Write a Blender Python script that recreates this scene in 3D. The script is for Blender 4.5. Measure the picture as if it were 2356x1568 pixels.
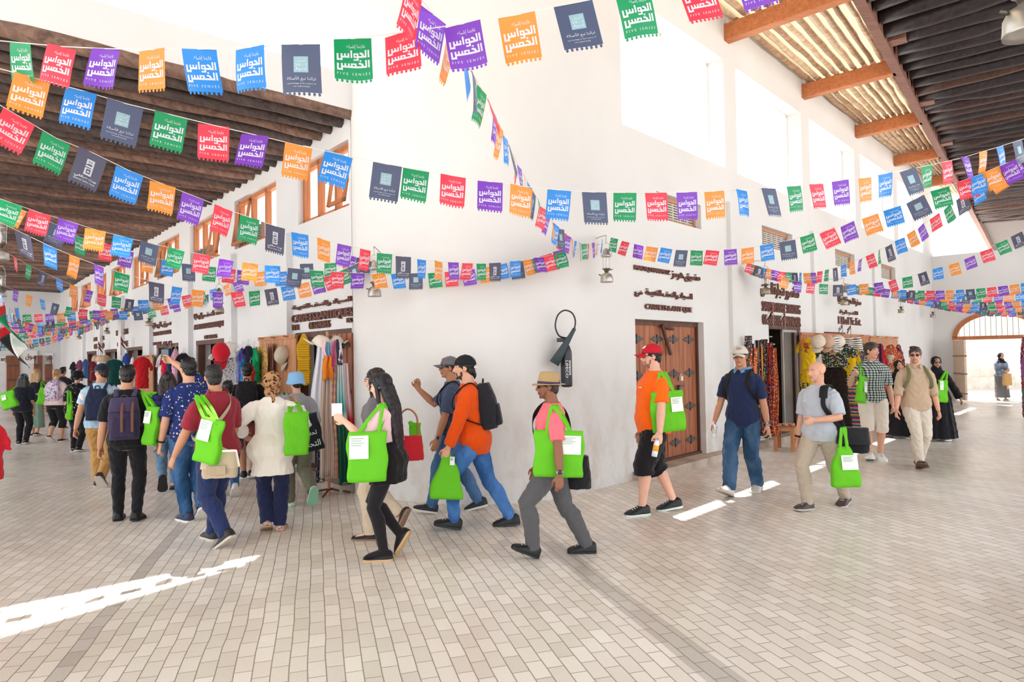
import bpy, bmesh, math, random
from mathutils import Vector, Matrix, Euler, noise
import numpy as np
for o in list(bpy.data.objects): bpy.data.objects.remove(o)
SC = bpy.context.scene
COL = SC.collection
R = math.radians
V = Vector
# ------------------------------------------------------------------ camera, sky, sun, exposure
FPX, CAMH = 1530.0, 1.75
cam_d = bpy.data.cameras.new('camera'); cam_d.sensor_width = 36.0; cam_d.lens = FPX/2356*36
cam_d.clip_end = 300; cam_d.clip_start = .05
CAM = bpy.data.objects.new('camera', cam_d); COL.objects.link(CAM)
CAMM = Matrix.Translation((0, 0, CAMH)) @ Matrix.Rotation(R(91.35), 4, 'X') @ Matrix.Rotation(R(-0.97), 4, 'Z')
CAM.matrix_world = CAMM; SC.camera = CAM
SC.view_settings.view_transform = 'Standard'; SC.view_settings.look = 'None'
SC.view_settings.gamma = 1.0; SC.view_settings.use_curve_mapping = False
SC.view_settings.exposure = 1.34
W = bpy.data.worlds.new('sky'); SC.world = W; W.use_nodes = True
W.node_tree.nodes['Background'].inputs[0].default_value = (.94, .97, 1.0, 1)
W.node_tree.nodes['Background'].inputs[1].default_value = 1.05
SUN_DIR = V((.0, -2.2, -5)).normalized()          # the way the sunlight travels
sd = bpy.data.lights.new('sun', 'SUN'); sd.energy = 5.5; sd.angle = R(.6); sd.color = (1, .98, .95)
sun = bpy.data.objects.new('sun', sd); COL.objects.link(sun)
sun.rotation_euler = SUN_DIR.to_track_quat('-Z', 'Y').to_euler(); sun.location = (0, 6, 14)
SC.cycles.use_denoising = True
SC.cycles.max_bounces = 6; SC.cycles.diffuse_bounces = 4; SC.cycles.glossy_bounces = 2; SC.cycles.transparent_max_bounces = 12
SC.cycles.caustics_reflective = False; SC.cycles.caustics_refractive = False

# ------------------------------------------------------------------ pixel -> place
CR = CAMM.to_3x3()
def ray(px, py): return CR @ V(((px-1178)/FPX, -(py-784)/FPX, -1))
def at(px, py, D):                                  # point seen at that pixel, D metres ahead
    d = ray(px, py); return V((0, 0, CAMH)) + d*(D/d.y)
def gnd(px, py, z=0):
    d = ray(px, py); return V((0, 0, CAMH)) + d*((z-CAMH)/d.z)
# ------------------------------------------------------------------ tagging
def tag(o, label=None, cat=None, group=None, kind=None):
    if label: o['label'] = label
    if cat: o['category'] = cat
    if group: o['group'] = group
    if kind: o['kind'] = kind
    return o
def empty(name, loc=(0, 0, 0), rz=0, parent=None):
    o = bpy.data.objects.new(name, None); COL.objects.link(o); o.location = loc; o.rotation_euler = (0, 0, rz)
    o.empty_display_size = .1
    if parent: o.parent = parent
    return o
# ------------------------------------------------------------------ materials
def lin(c):
    if isinstance(c, str):
        c = c.lstrip('#'); c = [int(c[i:i+2], 16)/255 for i in (0, 2, 4)]
    return tuple((x/12.92 if x <= .04045 else ((x+.055)/1.055)**2.4) for x in c[:3]) + (1,)
MATS = {}
class NT:
    def __init__(s, name):
        s.m = bpy.data.materials.new(name); s.m.use_nodes = True; s.t = s.m.node_tree
        s.b = s.t.nodes['Principled BSDF']; s.out = s.t.nodes['Material Output']
    def n(s, typ, **k):
        nd = s.t.nodes.new(typ)
        for a, v in k.items():
            if a.startswith('i_'):
                key = a[2:]; nd.inputs[int(key) if key.isdigit() else key.replace('_', ' ')].default_value = v
            else: setattr(nd, a, v)
        return nd
    def l(s, a, b): s.t.links.new(a, b)
    def coord(s, scale=(1, 1, 1), rot=(0, 0, 0), kind='Object'):
        tc = s.n('ShaderNodeTexCoord'); mp = s.n('ShaderNodeMapping')
        mp.inputs['Scale'].default_value = scale; mp.inputs['Rotation'].default_value = rot
        s.l(tc.outputs[kind], mp.inputs[0]); return mp.outputs[0]
    def ramp(s, fac, stops, interp='LINEAR'):
        r = s.n('ShaderNodeValToRGB'); r.color_ramp.interpolation = interp
        e = r.color_ramp.elements
        while len(e) < len(stops): e.new(.5)
        for x, (p, c) in zip(e, stops): x.position = p; x.color = lin(c)
        s.l(fac, r.inputs[0]); return r.outputs[0]
    def mix(s, f, a, b, mode='MIX'):
        m = s.n('ShaderNodeMix', data_type='RGBA', blend_type=mode)
        for sock, v in ((m.inputs['Factor'], f), (m.inputs['A'], a), (m.inputs['B'], b)):
            if hasattr(v, 'links'): s.l(v, sock)
            elif isinstance(v, (int, float)): sock.default_value = v
            else: sock.default_value = lin(v)
        return m.outputs['Result']
    def math(s, op, a, b=0., c=None):
        m = s.n('ShaderNodeMath', operation=op)
        for i, v in enumerate((a, b, c)):
            if v is None: continue
            if hasattr(v, 'links'): s.l(v, m.inputs[i])
            else: m.inputs[i].default_value = v
        return m.outputs[0]
    def bump(s, h, strength=.3, dist=.01):
        b = s.n('ShaderNodeBump'); b.inputs['Strength'].default_value = strength; b.inputs['Distance'].default_value = dist
        s.l(h, b.inputs['Height']); s.l(b.outputs[0], s.b.inputs['Normal'])
def fin(t, col, rough=.7, spec=.3, metal=0):
    if hasattr(col, 'links'): t.l(col, t.b.inputs['Base Color'])
    else: t.b.inputs['Base Color'].default_value = lin(col)
    t.b.inputs['Roughness'].default_value = rough; t.b.inputs['Specular IOR Level'].default_value = spec
    t.b.inputs['Metallic'].default_value = metal
    return t.m
def M(name, col='#888888', rough=.7, spec=.3, metal=0, var=.0, scale=6, bump=0, bscale=40):
    if name in MATS: return MATS[name]
    t = NT(name); c = col
    if var:
        no = t.n('ShaderNodeTexNoise', i_Scale=scale, i_Detail=4.); t.l(t.coord(), no.inputs['Vector'])
        l = lin(col); f = t.ramp(no.outputs[0], [(.3, '#000000'), (.7, '#ffffff')])
        mx = t.n('ShaderNodeMix', data_type='RGBA'); t.l(f, mx.inputs['Factor'])
        mx.inputs['A'].default_value = tuple(x*(1-var) for x in l[:3])+(1,); mx.inputs['B'].default_value = tuple(min(1, x*(1+var)) for x in l[:3])+(1,)
        c = mx.outputs['Result']
    if bump:
        nb = t.n('ShaderNodeTexNoise', i_Scale=bscale, i_Detail=3.); t.l(t.coord(), nb.inputs['Vector']); t.bump(nb.outputs[0], bump, .01)
    MATS[name] = fin(t, c, rough, spec, metal); return MATS[name]
def cloth(col, name=None):                           # plain woven cloth with soft creases
    k = name or 'cloth '+col
    if k in MATS: return MATS[k]
    t = NT(k)
    a = t.n('ShaderNodeTexNoise', i_Scale=7., i_Detail=3., i_Distortion=.6); t.l(t.coord((1, 1, .55)), a.inputs['Vector'])
    b = t.n('ShaderNodeTexNoise', i_Scale=260.); t.l(t.coord(), b.inputs['Vector'])
    h = t.math('ADD', t.math('MULTIPLY', a.outputs[0], 1.0), t.math('MULTIPLY', b.outputs[0], .03))
    t.bump(h, .5, .05)
    t.b.inputs['Sheen Weight'].default_value = .15
    MATS[k] = fin(t, col, .85, .15); return MATS[k]
def denim(col): 
    k = 'denim '+col
    if k in MATS: return MATS[k]
    t = NT(k); l = lin(col)
    a = t.n('ShaderNodeTexNoise', i_Scale=5., i_Detail=5., i_Distortion=.5); t.l(t.coord((1, 1, .5)), a.inputs['Vector'])
    mx = t.n('ShaderNodeMix', data_type='RGBA'); t.l(t.ramp(a.outputs[0], [(.4, '#000000'), (.75, '#ffffff')]), mx.inputs['Factor'])
    mx.inputs['A'].default_value = tuple(x*.8 for x in l[:3])+(1,); mx.inputs['B'].default_value = tuple(min(1, x*1.7+.03) for x in l[:3])+(1,)
    t.bump(a.outputs[0], .45, .04); MATS[k] = fin(t, mx.outputs['Result'], .9, .1); return MATS[k]
def floral(k, base, cols, scale=22, size=.33):
    if k in MATS: return MATS[k]
    t = NT(k); vo = t.n('ShaderNodeTexVoronoi', i_Scale=float(scale), i_Randomness=1.)
    nz = t.n('ShaderNodeTexNoise', i_Scale=scale*1.5); t.l(t.coord(), nz.inputs['Vector'])
    mm = t.n('ShaderNodeVectorMath', operation='SCALE'); t.l(nz.outputs['Color'], mm.inputs[0]); mm.inputs['Scale'].default_value = .9/scale*1.6
    ad = t.n('ShaderNodeVectorMath', operation='ADD'); t.l(t.coord(), ad.inputs[0]); t.l(mm.outputs[0], ad.inputs[1]); t.l(ad.outputs[0], vo.inputs['Vector'])
    sp = t.n('ShaderNodeSeparateColor'); t.l(vo.outputs['Color'], sp.inputs[0])
    n = len(cols); cc = t.ramp(sp.outputs[0], [(i/n, c) for i, c in enumerate(cols)], 'CONSTANT')
    f = t.math('LESS_THAN', vo.outputs['Distance'], size)
    MATS[k] = fin(t, t.mix(f, base, cc), .85, .15); return MATS[k]
def stripes(k, cols, axis='X', scale=8., wob=0.):
    if k in MATS: return MATS[k]
    t = NT(k); sp = t.n('ShaderNodeSeparateXYZ'); t.l(t.coord(), sp.inputs[0]); x = sp.outputs[axis]
    if wob:
        nz = t.n('ShaderNodeTexNoise', i_Scale=3.); t.l(t.coord(), nz.inputs['Vector']); x = t.math('ADD', x, t.math('MULTIPLY', nz.outputs[0], wob))
    fr = t.math('FRACT', t.math('MULTIPLY', x, scale)); n = len(cols)
    MATS[k] = fin(t, t.ramp(fr, [(i/n, c) for i, c in enumerate(cols)], 'CONSTANT'), .85, .15); return MATS[k]
def plaid(k, base, ca, cb, scale=14., w=.5):
    if k in MATS: return MATS[k]
    t = NT(k); sp = t.n('ShaderNodeSeparateXYZ'); t.l(t.coord(), sp.inputs[0])
    ang = t.math('ADD', sp.outputs['X'], sp.outputs['Y'])
    fa = t.math('LESS_THAN', t.math('FRACT', t.math('MULTIPLY', ang, scale)), w)
    fb = t.math('LESS_THAN', t.math('FRACT', t.math('MULTIPLY', sp.outputs['Z'], scale*1.15)), w)
    c1 = t.mix(fa, base, ca); c2 = t.mix(fa, ca, cb)
    MATS[k] = fin(t, t.mix(fb, c1, c2), .85, .15); return MATS[k]
# ------------------------------------------------------------------ mesh builder
class MB:
    def __init__(s): s.v = []; s.f = []; s.mi = []; s.m = 0; s.sm = []; s.smooth = False
    def add(s, vs, fs, M4=None):
        o = len(s.v)
        s.v += [tuple(M4 @ V(p)) if M4 is not None else tuple(p) for p in vs]
        for f in fs: s.f.append(tuple(i+o for i in f)); s.mi.append(s.m); s.sm.append(s.smooth)
        return s
    def box(s, a, b, M4=None, jit=0):
        (x0, y0, z0), (x1, y1, z1) = a, b
        vs = [(x0, y0, z0), (x1, y0, z0), (x1, y1, z0), (x0, y1, z0), (x0, y0, z1), (x1, y0, z1), (x1, y1, z1), (x0, y1, z1)]
        return s.add(vs, [(0, 3, 2, 1), (4, 5, 6, 7), (0, 1, 5, 4), (1, 2, 6, 5), (2, 3, 7, 6), (3, 0, 4, 7)], M4)
    def prism(s, poly, z0, z1, M4=None):              # polygon (x,y) counter-clockwise, extruded in z
        n = len(poly); vs = [(x, y, z0) for x, y in poly] + [(x, y, z1) for x, y in poly]
        fs = [tuple(range(n-1, -1, -1)), tuple(range(n, 2*n))] + [(i, (i+1) % n, (i+1) % n+n, i+n) for i in range(n)]
        return s.add(vs, fs, M4)
    def rings(s, rings, close=True, M4=None, loop=True):
        n = len(rings[0]); vs = [p for r in rings for p in r]; fs = []
        for k in range(len(rings)-1):
            for i in range(n if loop else n-1):
                j = (i+1) % n; fs.append((k*n+i, k*n+j, (k+1)*n+j, (k+1)*n+i))
        if close: fs += [tuple(range(n-1, -1, -1)), tuple(range((len(rings)-1)*n, len(rings)*n))]
        return s.add(vs, fs, M4)
    def tube(s, pts, rad, n=8, M4=None, flat=None, caps=True, round_ends=False):   # rad: number, list; flat: (vector, ratio)
        pts = [V(p) for p in pts]; rs = rad if isinstance(rad, (list, tuple)) else [rad]*len(pts)
        if round_ends:
            d0 = (pts[0]-pts[1]).normalized(); d1 = (pts[-1]-pts[-2]).normalized()
            pts = [pts[0]+d0*rs[0]*.9, pts[0]+d0*rs[0]*.5] + pts + [pts[-1]+d1*rs[-1]*.5, pts[-1]+d1*rs[-1]*.9]
            rs = [rs[0]*.35, rs[0]*.85] + list(rs) + [rs[-1]*.85, rs[-1]*.35]
        rr = []; prev = None
        for i, p in enumerate(pts):
            d = (pts[min(i+1, len(pts)-1)] - pts[max(i-1, 0)])
            d = d.normalized() if d.length > 1e-9 else V((0, 0, 1))
            if flat is not None: u = V(flat[0]); u = u - d*u.dot(d)
            elif prev is None: u = d.orthogonal()
            else: u = prev - d*prev.dot(d)
            u = u.normalized() if u.length > 1e-6 else d.orthogonal().normalized()
            prev = u; w = d.cross(u); r = rs[i]; q = flat[1] if flat is not None else 1
            rr.append([p + u*(r*math.cos(2*math.pi*k/n)) + w*(r*q*math.sin(2*math.pi*k/n)) for k in range(n)])
        return s.rings(rr, caps, M4)
    def lathe(s, prof, n=20, M4=None):                # prof: (r, z)
        return s.rings([[(r*math.cos(2*math.pi*k/n), r*math.sin(2*math.pi*k/n), z) for k in range(n)] for r, z in prof], True, M4)
    def ell(s, c, r, n=14, m=9, rot=None, M4=None):
        Q = rot.to_matrix() if rot is not None else Matrix.Identity(3); rr = []
        for j in range(m+1):
            a = -math.pi/2 + math.pi*(j*.96+.02*m)/m; ca, sa = math.cos(a), math.sin(a)
            rr.append([V(c)+Q @ V((r[0]*ca*math.cos(2*math.pi*k/n), r[1]*ca*math.sin(2*math.pi*k/n), r[2]*sa)) for k in range(n)])
        return s.rings(rr, True, M4)
    def sheet(s, P, nu, nv, th=0.0, M4=None):          # P(u,v)->point; th>0 gives it two sides
        g = [[V(P(i/nu, j/nv)) for i in range(nu+1)] for j in range(nv+1)]
        idx = lambda i, j: j*(nu+1)+i
        vs = [p for row in g for p in row]; fs = [(idx(i, j), idx(i+1, j), idx(i+1, j+1), idx(i, j+1)) for j in range(nv) for i in range(nu)]
        if th:
            N = len(vs); nn = []
            for j in range(nv+1):
                for i in range(nu+1):
                    a = g[j][min(i+1, nu)]-g[j][max(i-1, 0)]; b = g[min(j+1, nv)][i]-g[max(j-1, 0)][i]
                    c = a.cross(b); nn.append(c.normalized() if c.length > 1e-9 else V((0, 0, 1)))
            vs = vs + [p-n*th for p, n in zip(vs, nn)]
            fs += [tuple(x+N for x in f[::-1]) for f in fs]
            bd = [idx(i, 0) for i in range(nu)]+[idx(nu, j) for j in range(nv)]+[idx(i, nv) for i in range(nu, 0, -1)]+[idx(0, j) for j in range(nv, 0, -1)]
            fs += [(b2, b1, b1+N, b2+N) for b1, b2 in zip(bd, bd[1:]+bd[:1])]
        return s.add(vs, fs, M4)
    def mesh(s, name, mats):
        me = bpy.data.meshes.new(name); me.from_pydata(s.v, [], s.f)
        for m in (mats if isinstance(mats, (list, tuple)) else [mats]): me.materials.append(m)
        if any(s.mi): me.polygons.foreach_set('material_index', s.mi)
        if any(s.sm): me.polygons.foreach_set('use_smooth', s.sm)
        me.update(); return me
    def build(s, name, mats, parent=None, loc=None, rz=0):
        o = bpy.data.objects.new(name, s.mesh(name, mats)); COL.objects.link(o)
        if parent is not None: o.parent = parent
        if loc is not None: o.location = loc; o.rotation_euler = (0, 0, rz)
        return o
def smooth(o, on=True):
    o.data.polygons.foreach_set('use_smooth', [on]*len(o.data.polygons)); return o
def bevel(o, w=.005, seg=2):
    b = o.modifiers.new('b', 'BEVEL'); b.width = w; b.segments = seg; b.limit_method = 'ANGLE'; return o
def structure(o, label=None): 
    o['kind'] = 'structure'
    if label: o['label'] = label
    return o
def remesh(mb, vox, it=2, disp=None):                # one continuous closed surface from overlapping solids
    me = mb.mesh('tmp', [])
    o = bpy.data.objects.new('tmp', me); COL.objects.link(o)
    md = o.modifiers.new('r', 'REMESH'); md.mode = 'VOXEL'; md.voxel_size = vox; md.use_smooth_shade = True
    if it: s_ = o.modifiers.new('s', 'SMOOTH'); s_.iterations = it; s_.factor = .5
    dg = bpy.context.evaluated_depsgraph_get(); out = bpy.data.meshes.new_from_object(o.evaluated_get(dg))
    bpy.data.objects.remove(o); bpy.data.meshes.remove(me); out.materials.clear()
    n = len(out.vertices)
    if disp and n:
        co = np.empty(n*3); out.vertices.foreach_get('co', co); co = co.reshape(-1, 3)
        no = np.empty(n*3); out.vertices.foreach_get('normal', no); no = no.reshape(-1, 3)
        amp, fr, seed = disp
        ph = co*fr
        d = np.sin(ph[:, 2]*1.7+2.1*np.sin(ph[:, 0]*1.3+seed)+1.3*np.sin(ph[:, 1]*1.9+seed*2)) * np.cos(ph[:, 0]*.9-ph[:, 1]*1.1+seed+1.5*np.sin(ph[:, 2]*.8))
        co += no*(d*amp)[:, None]; out.vertices.foreach_set('co', co.ravel())
    out.polygons.foreach_set('use_smooth', [True]*len(out.polygons)); out.update()
    return out
# ------------------------------------------------------------------ lettering
_AR = {'ا': (0xFE8D, 2), 'أ': (0xFE83, 2), 'إ': (0xFE87, 2), 'ب': (0xFE8F, 4), 'ة': (0xFE93, 2), 'ت': (0xFE95, 4), 'ث': (0xFE99, 4), 'ج': (0xFE9D, 4), 'ح': (0xFEA1, 4), 'خ': (0xFEA5, 4),
 'د': (0xFEA9, 2), 'ذ': (0xFEAB, 2), 'ر': (0xFEAD, 2), 'ز': (0xFEAF, 2), 'س': (0xFEB1, 4), 'ش': (0xFEB5, 4), 'ص': (0xFEB9, 4), 'ض': (0xFEBD, 4), 'ط': (0xFEC1, 4), 'ع': (0xFEC9, 4), 'غ': (0xFECD, 4),
 'ف': (0xFED1, 4), 'ق': (0xFED5, 4), 'ك': (0xFED9, 4), 'ل': (0xFEDD, 4), 'م': (0xFEE1, 4), 'ن': (0xFEE5, 4), 'ه': (0xFEE9, 4), 'و': (0xFEED, 2), 'ى': (0xFEEF, 2), 'ي': (0xFEF1, 4), 'ئ': (0xFE89, 4)}
def arabic(s):                                       # joined letter shapes, in the order they stand on the wall
    out = []
    for i, ch in enumerate(s):
        if ch not in _AR: out.append(ch); continue
        cp, n = _AR[ch]
        pj = i > 0 and s[i-1] in _AR and _AR[s[i-1]][1] == 4
        nj = n == 4 and i+1 < len(s) and s[i+1] in _AR
        out.append(chr(cp + (3 if pj and nj else 1 if pj else 2 if nj else 0)))
    return ''.join(reversed(out))
_TX = {}
def text_mesh(s, size=1., ext=0., bold=0., res=2, sp=1.0):   # centred, lying in XY; returns (verts, faces, width)
    k = (s, size, ext, bold, res, sp)
    if k in _TX: return _TX[k]
    c = bpy.data.curves.new('t', 'FONT'); c.body = s; c.size = size; c.extrude = ext; c.offset = bold; c.resolution_u = res; c.space_character = sp
    o = bpy.data.objects.new('t', c); COL.objects.link(o)
    dg = bpy.context.evaluated_depsgraph_get(); me = bpy.data.meshes.new_from_object(o.evaluated_get(dg))
    vs = [v.co.copy() for v in me.vertices]; fs = [tuple(p.vertices) for p in me.polygons]
    bpy.data.objects.remove(o); bpy.data.curves.remove(c); bpy.data.meshes.remove(me)
    if vs:
        x0 = min(v.x for v in vs); x1 = max(v.x for v in vs); y0 = min(v.y for v in vs); y1 = max(v.y for v in vs)
        w, h = x1-x0, y1-y0
        vs = [V((v.x-(x0+x1)/2, v.y-(y0+y1)/2, v.z)) for v in vs]
    else: w = h = 1
    _TX[k] = (vs, fs, w, h); return _TX[k]
def put_text(mb, s, cx, cy, w, h, ext=.01, bold=0., M4=None, z=0., sp=1.0, flip=False):   # stretched to w x h about (cx, cy)
    vs, fs, tw, th = text_mesh(s, 1., .05 if ext else 0., bold, 2, sp)
    mb.add([(cx + (p.x*w/tw), cy + p.y*h/th, z + (p.z/.05*ext if ext else 0)) for p in vs], fs, M4)
# ================================================================== the setting
rnd = random.Random(4)
def plaster(name, a, b, stain='#b9a898'):
    t = NT(name)
    n1 = t.n('ShaderNodeTexNoise', i_Scale=.55, i_Detail=5.); t.l(t.coord(), n1.inputs['Vector'])
    n2 = t.n('ShaderNodeTexNoise', i_Scale=3.2, i_Detail=8., i_Roughness=.65); t.l(t.coord((1, 1, .6)), n2.inputs['Vector'])
    n3 = t.n('ShaderNodeTexNoise', i_Scale=26., i_Detail=4.); t.l(t.coord(), n3.inputs['Vector'])
    base = t.mix(t.ramp(n1.outputs[0], [(.35, '#000000'), (.65, '#ffffff')]), a, b)
    sp = t.n('ShaderNodeSeparateXYZ'); t.l(t.coord(), sp.inputs[0])
    low = t.n('ShaderNodeMapRange'); t.l(sp.outputs['Z'], low.inputs[0]); low.inputs[1].default_value = .0; low.inputs[2].default_value = 2.1; low.inputs[3].default_value = 1.; low.inputs[4].default_value = 0.
    pat = t.ramp(n2.outputs[0], [(.44, '#000000'), (.66, '#ffffff')])
    f = t.math('MULTIPLY', t.math('MULTIPLY', pat, t.math('POWER', low.outputs[0], 1.2)), .6)
    c = t.mix(f, base, stain)
    h = t.math('ADD', t.math('MULTIPLY', n2.outputs[0], .6), t.math('MULTIPLY', n3.outputs[0], .25))
    t.bump(h, .25, .02)
    return fin(t, c, .92, .1)
PL_W = plaster('plaster_white', '#e4e4e5', '#dcdcdd'); PL_B = plaster('plaster_warm', '#e1e0df', '#d9d7d5'); PL_C = PL_W
PL_STEP = plaster('plaster_step', '#cdbfb2', '#b7a798', '#8f8074')
def wood(name, a, b, rough=.55, sc=2.2, stretch=(1, 1, .08), bump=.3):
    t = NT(name); n = t.n('ShaderNodeTexNoise', i_Scale=sc*9, i_Detail=6., i_Distortion=.8); t.l(t.coord(stretch), n.inputs['Vector'])
    t.bump(n.outputs[0], bump, .01)
    return fin(t, t.ramp(n.outputs[0], [(.3, a), (.7, b)]), rough, .3)
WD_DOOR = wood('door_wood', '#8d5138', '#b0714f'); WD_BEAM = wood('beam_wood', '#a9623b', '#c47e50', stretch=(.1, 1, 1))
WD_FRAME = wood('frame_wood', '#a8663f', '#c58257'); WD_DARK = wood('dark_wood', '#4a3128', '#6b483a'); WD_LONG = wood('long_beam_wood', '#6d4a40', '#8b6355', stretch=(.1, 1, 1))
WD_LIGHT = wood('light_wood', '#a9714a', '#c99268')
IRON = M('iron', '#565250', .5, .4, .5); DARKIN = M('painted_shop_gloom', '#2c231e', .9, .1, var=.3)  # shade inside the shops is painted in as a dark base colour
GLASS = NT('pane_glass')
def _glass():
    t = GLASS; tr = t.n('ShaderNodeBsdfTransparent'); gl = t.n('ShaderNodeBsdfGlossy', i_Roughness=.03); mx = t.n('ShaderNodeMixShader')
    mx.inputs[0].default_value = .07; t.l(tr.outputs[0], mx.inputs[1]); t.l(gl.outputs[0], mx.inputs[2]); t.l(mx.outputs[0], t.out.inputs[0]); return t.m
GLASS = _glass()

# floor: running-bond pavers laid almost straight away from the viewer
def floor_mat():
    t = NT('pavers'); tc = t.n('ShaderNodeTexCoord')
    mp = t.n('ShaderNodeMapping'); mp.inputs['Rotation'].default_value = (0, 0, R(-106.3)); t.l(tc.outputs['Object'], mp.inputs[0])
    br = t.n('ShaderNodeTexBrick'); br.offset = .5; br.inputs['Scale'].default_value = 1.
    br.inputs['Brick Width'].default_value = .2; br.inputs['Row Height'].default_value = .1; br.inputs['Mortar Size'].default_value = .0036
    br.inputs['Mortar Smooth'].default_value = .3; br.inputs['Bias'].default_value = 0.
    br.inputs['Color1'].default_value = lin('#fffaf3'); br.inputs['Color2'].default_value = lin('#ebe4da'); br.inputs['Mortar'].default_value = lin('#a39b93')
    nz = t.n('ShaderNodeTexNoise', i_Scale=1.1, i_Detail=2.); t.l(tc.outputs['Object'], nz.inputs['Vector'])
    # slight waviness of the courses
    wv = t.n('ShaderNodeVectorMath', operation='SCALE'); t.l(nz.outputs['Color'], wv.inputs[0]); wv.inputs['Scale'].default_value = .05
    ad = t.n('ShaderNodeVectorMath', operation='ADD'); t.l(mp.outputs[0], ad.inputs[0]); t.l(wv.outputs[0], ad.inputs[1]); t.l(ad.outputs[0], br.inputs['Vector'])
    n2 = t.n('ShaderNodeTexNoise', i_Scale=.35, i_Detail=3.); t.l(tc.outputs['Object'], n2.inputs['Vector'])
    n3 = t.n('ShaderNodeTexNoise', i_Scale=120., i_Detail=3.); t.l(tc.outputs['Object'], n3.inputs['Vector'])
    c = t.mix(t.ramp(n2.outputs[0], [(.35, '#000000'), (.65, '#ffffff')]), '#ebe6e1', '#ffffff')
    c = t.mix(1., br.outputs['Color'], c, 'MULTIPLY')
    c = t.mix(.35, c, t.ramp(n3.outputs[0], [(.25, '#c4bdb6'), (.75, '#ffffff')]), 'MULTIPLY')
    sp = t.n('ShaderNodeSeparateXYZ'); t.l(ad.outputs[0], sp.inputs[0])      # two courses of darker grey setts
    def band(y, w):
        return t.math('LESS_THAN', t.math('ABSOLUTE', t.math('SUBTRACT', sp.outputs['Y'], y)), w)
    g = t.math('MAXIMUM', band(1.45, .05), t.math('MULTIPLY', band(-2.05, .1), t.math('GREATER_THAN', br.outputs['Fac'], -1.)))
    c = t.mix(t.math('MULTIPLY', g, .38), c, '#77716e')
    h = t.math('ADD', t.math('MULTIPLY', br.outputs['Fac'], -1.), t.math('MULTIPLY', n3.outputs[0], .12))
    t.bump(h, .6, .006)
    m = fin(t, c, .5, .5); rr = t.ramp(n2.outputs[0], [(.3, '#808080'), (.7, '#a4a4a4')]); t.l(rr, t.b.inputs['Roughness']); return m
fl = MB(); fl.box((-45, -14, -.2), (60, 75, 0)); structure(fl.build('floor', floor_mat()), 'pale beige brick pavers laid in running bond')

# wall frames: x along the wall (to the right as one faces it), y into the wall, z up
def frame(o, d):
    d = V((d[0], d[1], 0)).normalized(); y = V((0, 0, 1)).cross(d)
    return Matrix(((d.x, y.x, 0, o[0]), (d.y, y.y, 0, o[1]), (0, 0, 1, 0), (0, 0, 0, 1)))
MR = frame((.9, 8.55), (.685, .728)); MRI = MR.inverted()
ML = frame((-2.12, 8.85), (.655, -.755)); MLI = ML.inverted()
ME = frame((14.75, 23.25), (.728, -.685)); MEI = ME.inverted()
def on(MI, px, py, y=0.):                            # pixel -> (x, z) in a wall frame, at depth y
    o = MI @ V((0, 0, CAMH)); d = (MI.to_3x3() @ ray(px, py)); k = (y-o.y)/d.y; p = o+d*k; return p.x, p.z
TXT = Matrix.Rotation(R(90), 4, 'X')                 # text laid on a wall

def wall_band(mb, x0, x1, y0, y1, z0, z1, holes, M4):   # wall slab with rectangular openings (x0,x1,z0,z1), sorted by x
    x = x0
    for hx0, hx1, hz0, hz1 in sorted(holes):
        if hx0 > x: mb.box((x, y0, z0), (hx0, y1, z1), M4)
        if hz0 > z0: mb.box((hx0, y0, z0), (hx1, y1, hz0), M4)
        if hz1 < z1: mb.box((hx0, y0, hz1), (hx1, y1, z1), M4)
        x = hx1
    if x < x1: mb.box((x, y0, z0), (x1, y1, z1), M4)
# ---- right wall
RW = [(1.02+3.72*k, 4.26+3.72*k, 5.0, 6.95) for k in range(5)]
RD = [(1.25, 3.3, .1, 2.26), (5.95, 7.62, .12, 2.3), (9.0, 10.6, .12, 2.2)]
VENT = [(1.9, 3.3), (5.75, 7.3), (10.0, 11.5), (13.9, 15.4)]
mb = MB()
wall_band(mb, .02, 20.6, 0, .42, 0, 3.6, RD, MR)
wall_band(mb, .02, 20.6, 0, .42, 3.6, 4.4, [(a, b, 3.8, 4.2) for a, b in VENT], MR)
wall_band(mb, .02, 20.6, 0, .42, 4.4, 8.3, RW, MR)
for x0 in (4.25, 8.35, 13.0): mb.box((x0, -.07, 0), (x0+.5, .02, 4.4), MR)
structure(mb.build('wall_right', PL_B), 'beige plaster wall of the right-hand arcade')
for k, (a, b, z0, z1) in enumerate(RW):
    f = MB()
    for q in ((a, z0, a+.05, z1), (b-.05, z0, b, z1), (a, z0, b, z0+.05), (a, z1-.05, b, z1), ((a+b)/2-.025, z0, (a+b)/2+.025, z1)):
        f.box((q[0], .3, q[1]), (q[2], .36, q[3]), MR)
    o = structure(f.build('window_%d' % (k+1), M('white_frame', '#f4f2ef', .6)), 'large white clerestory window in the right-hand wall')
    g = MB(); g.box((a+.04, .325, z0+.04), (b-.04, .331, z1-.04), MR); g.build('pane', GLASS, o)
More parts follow.
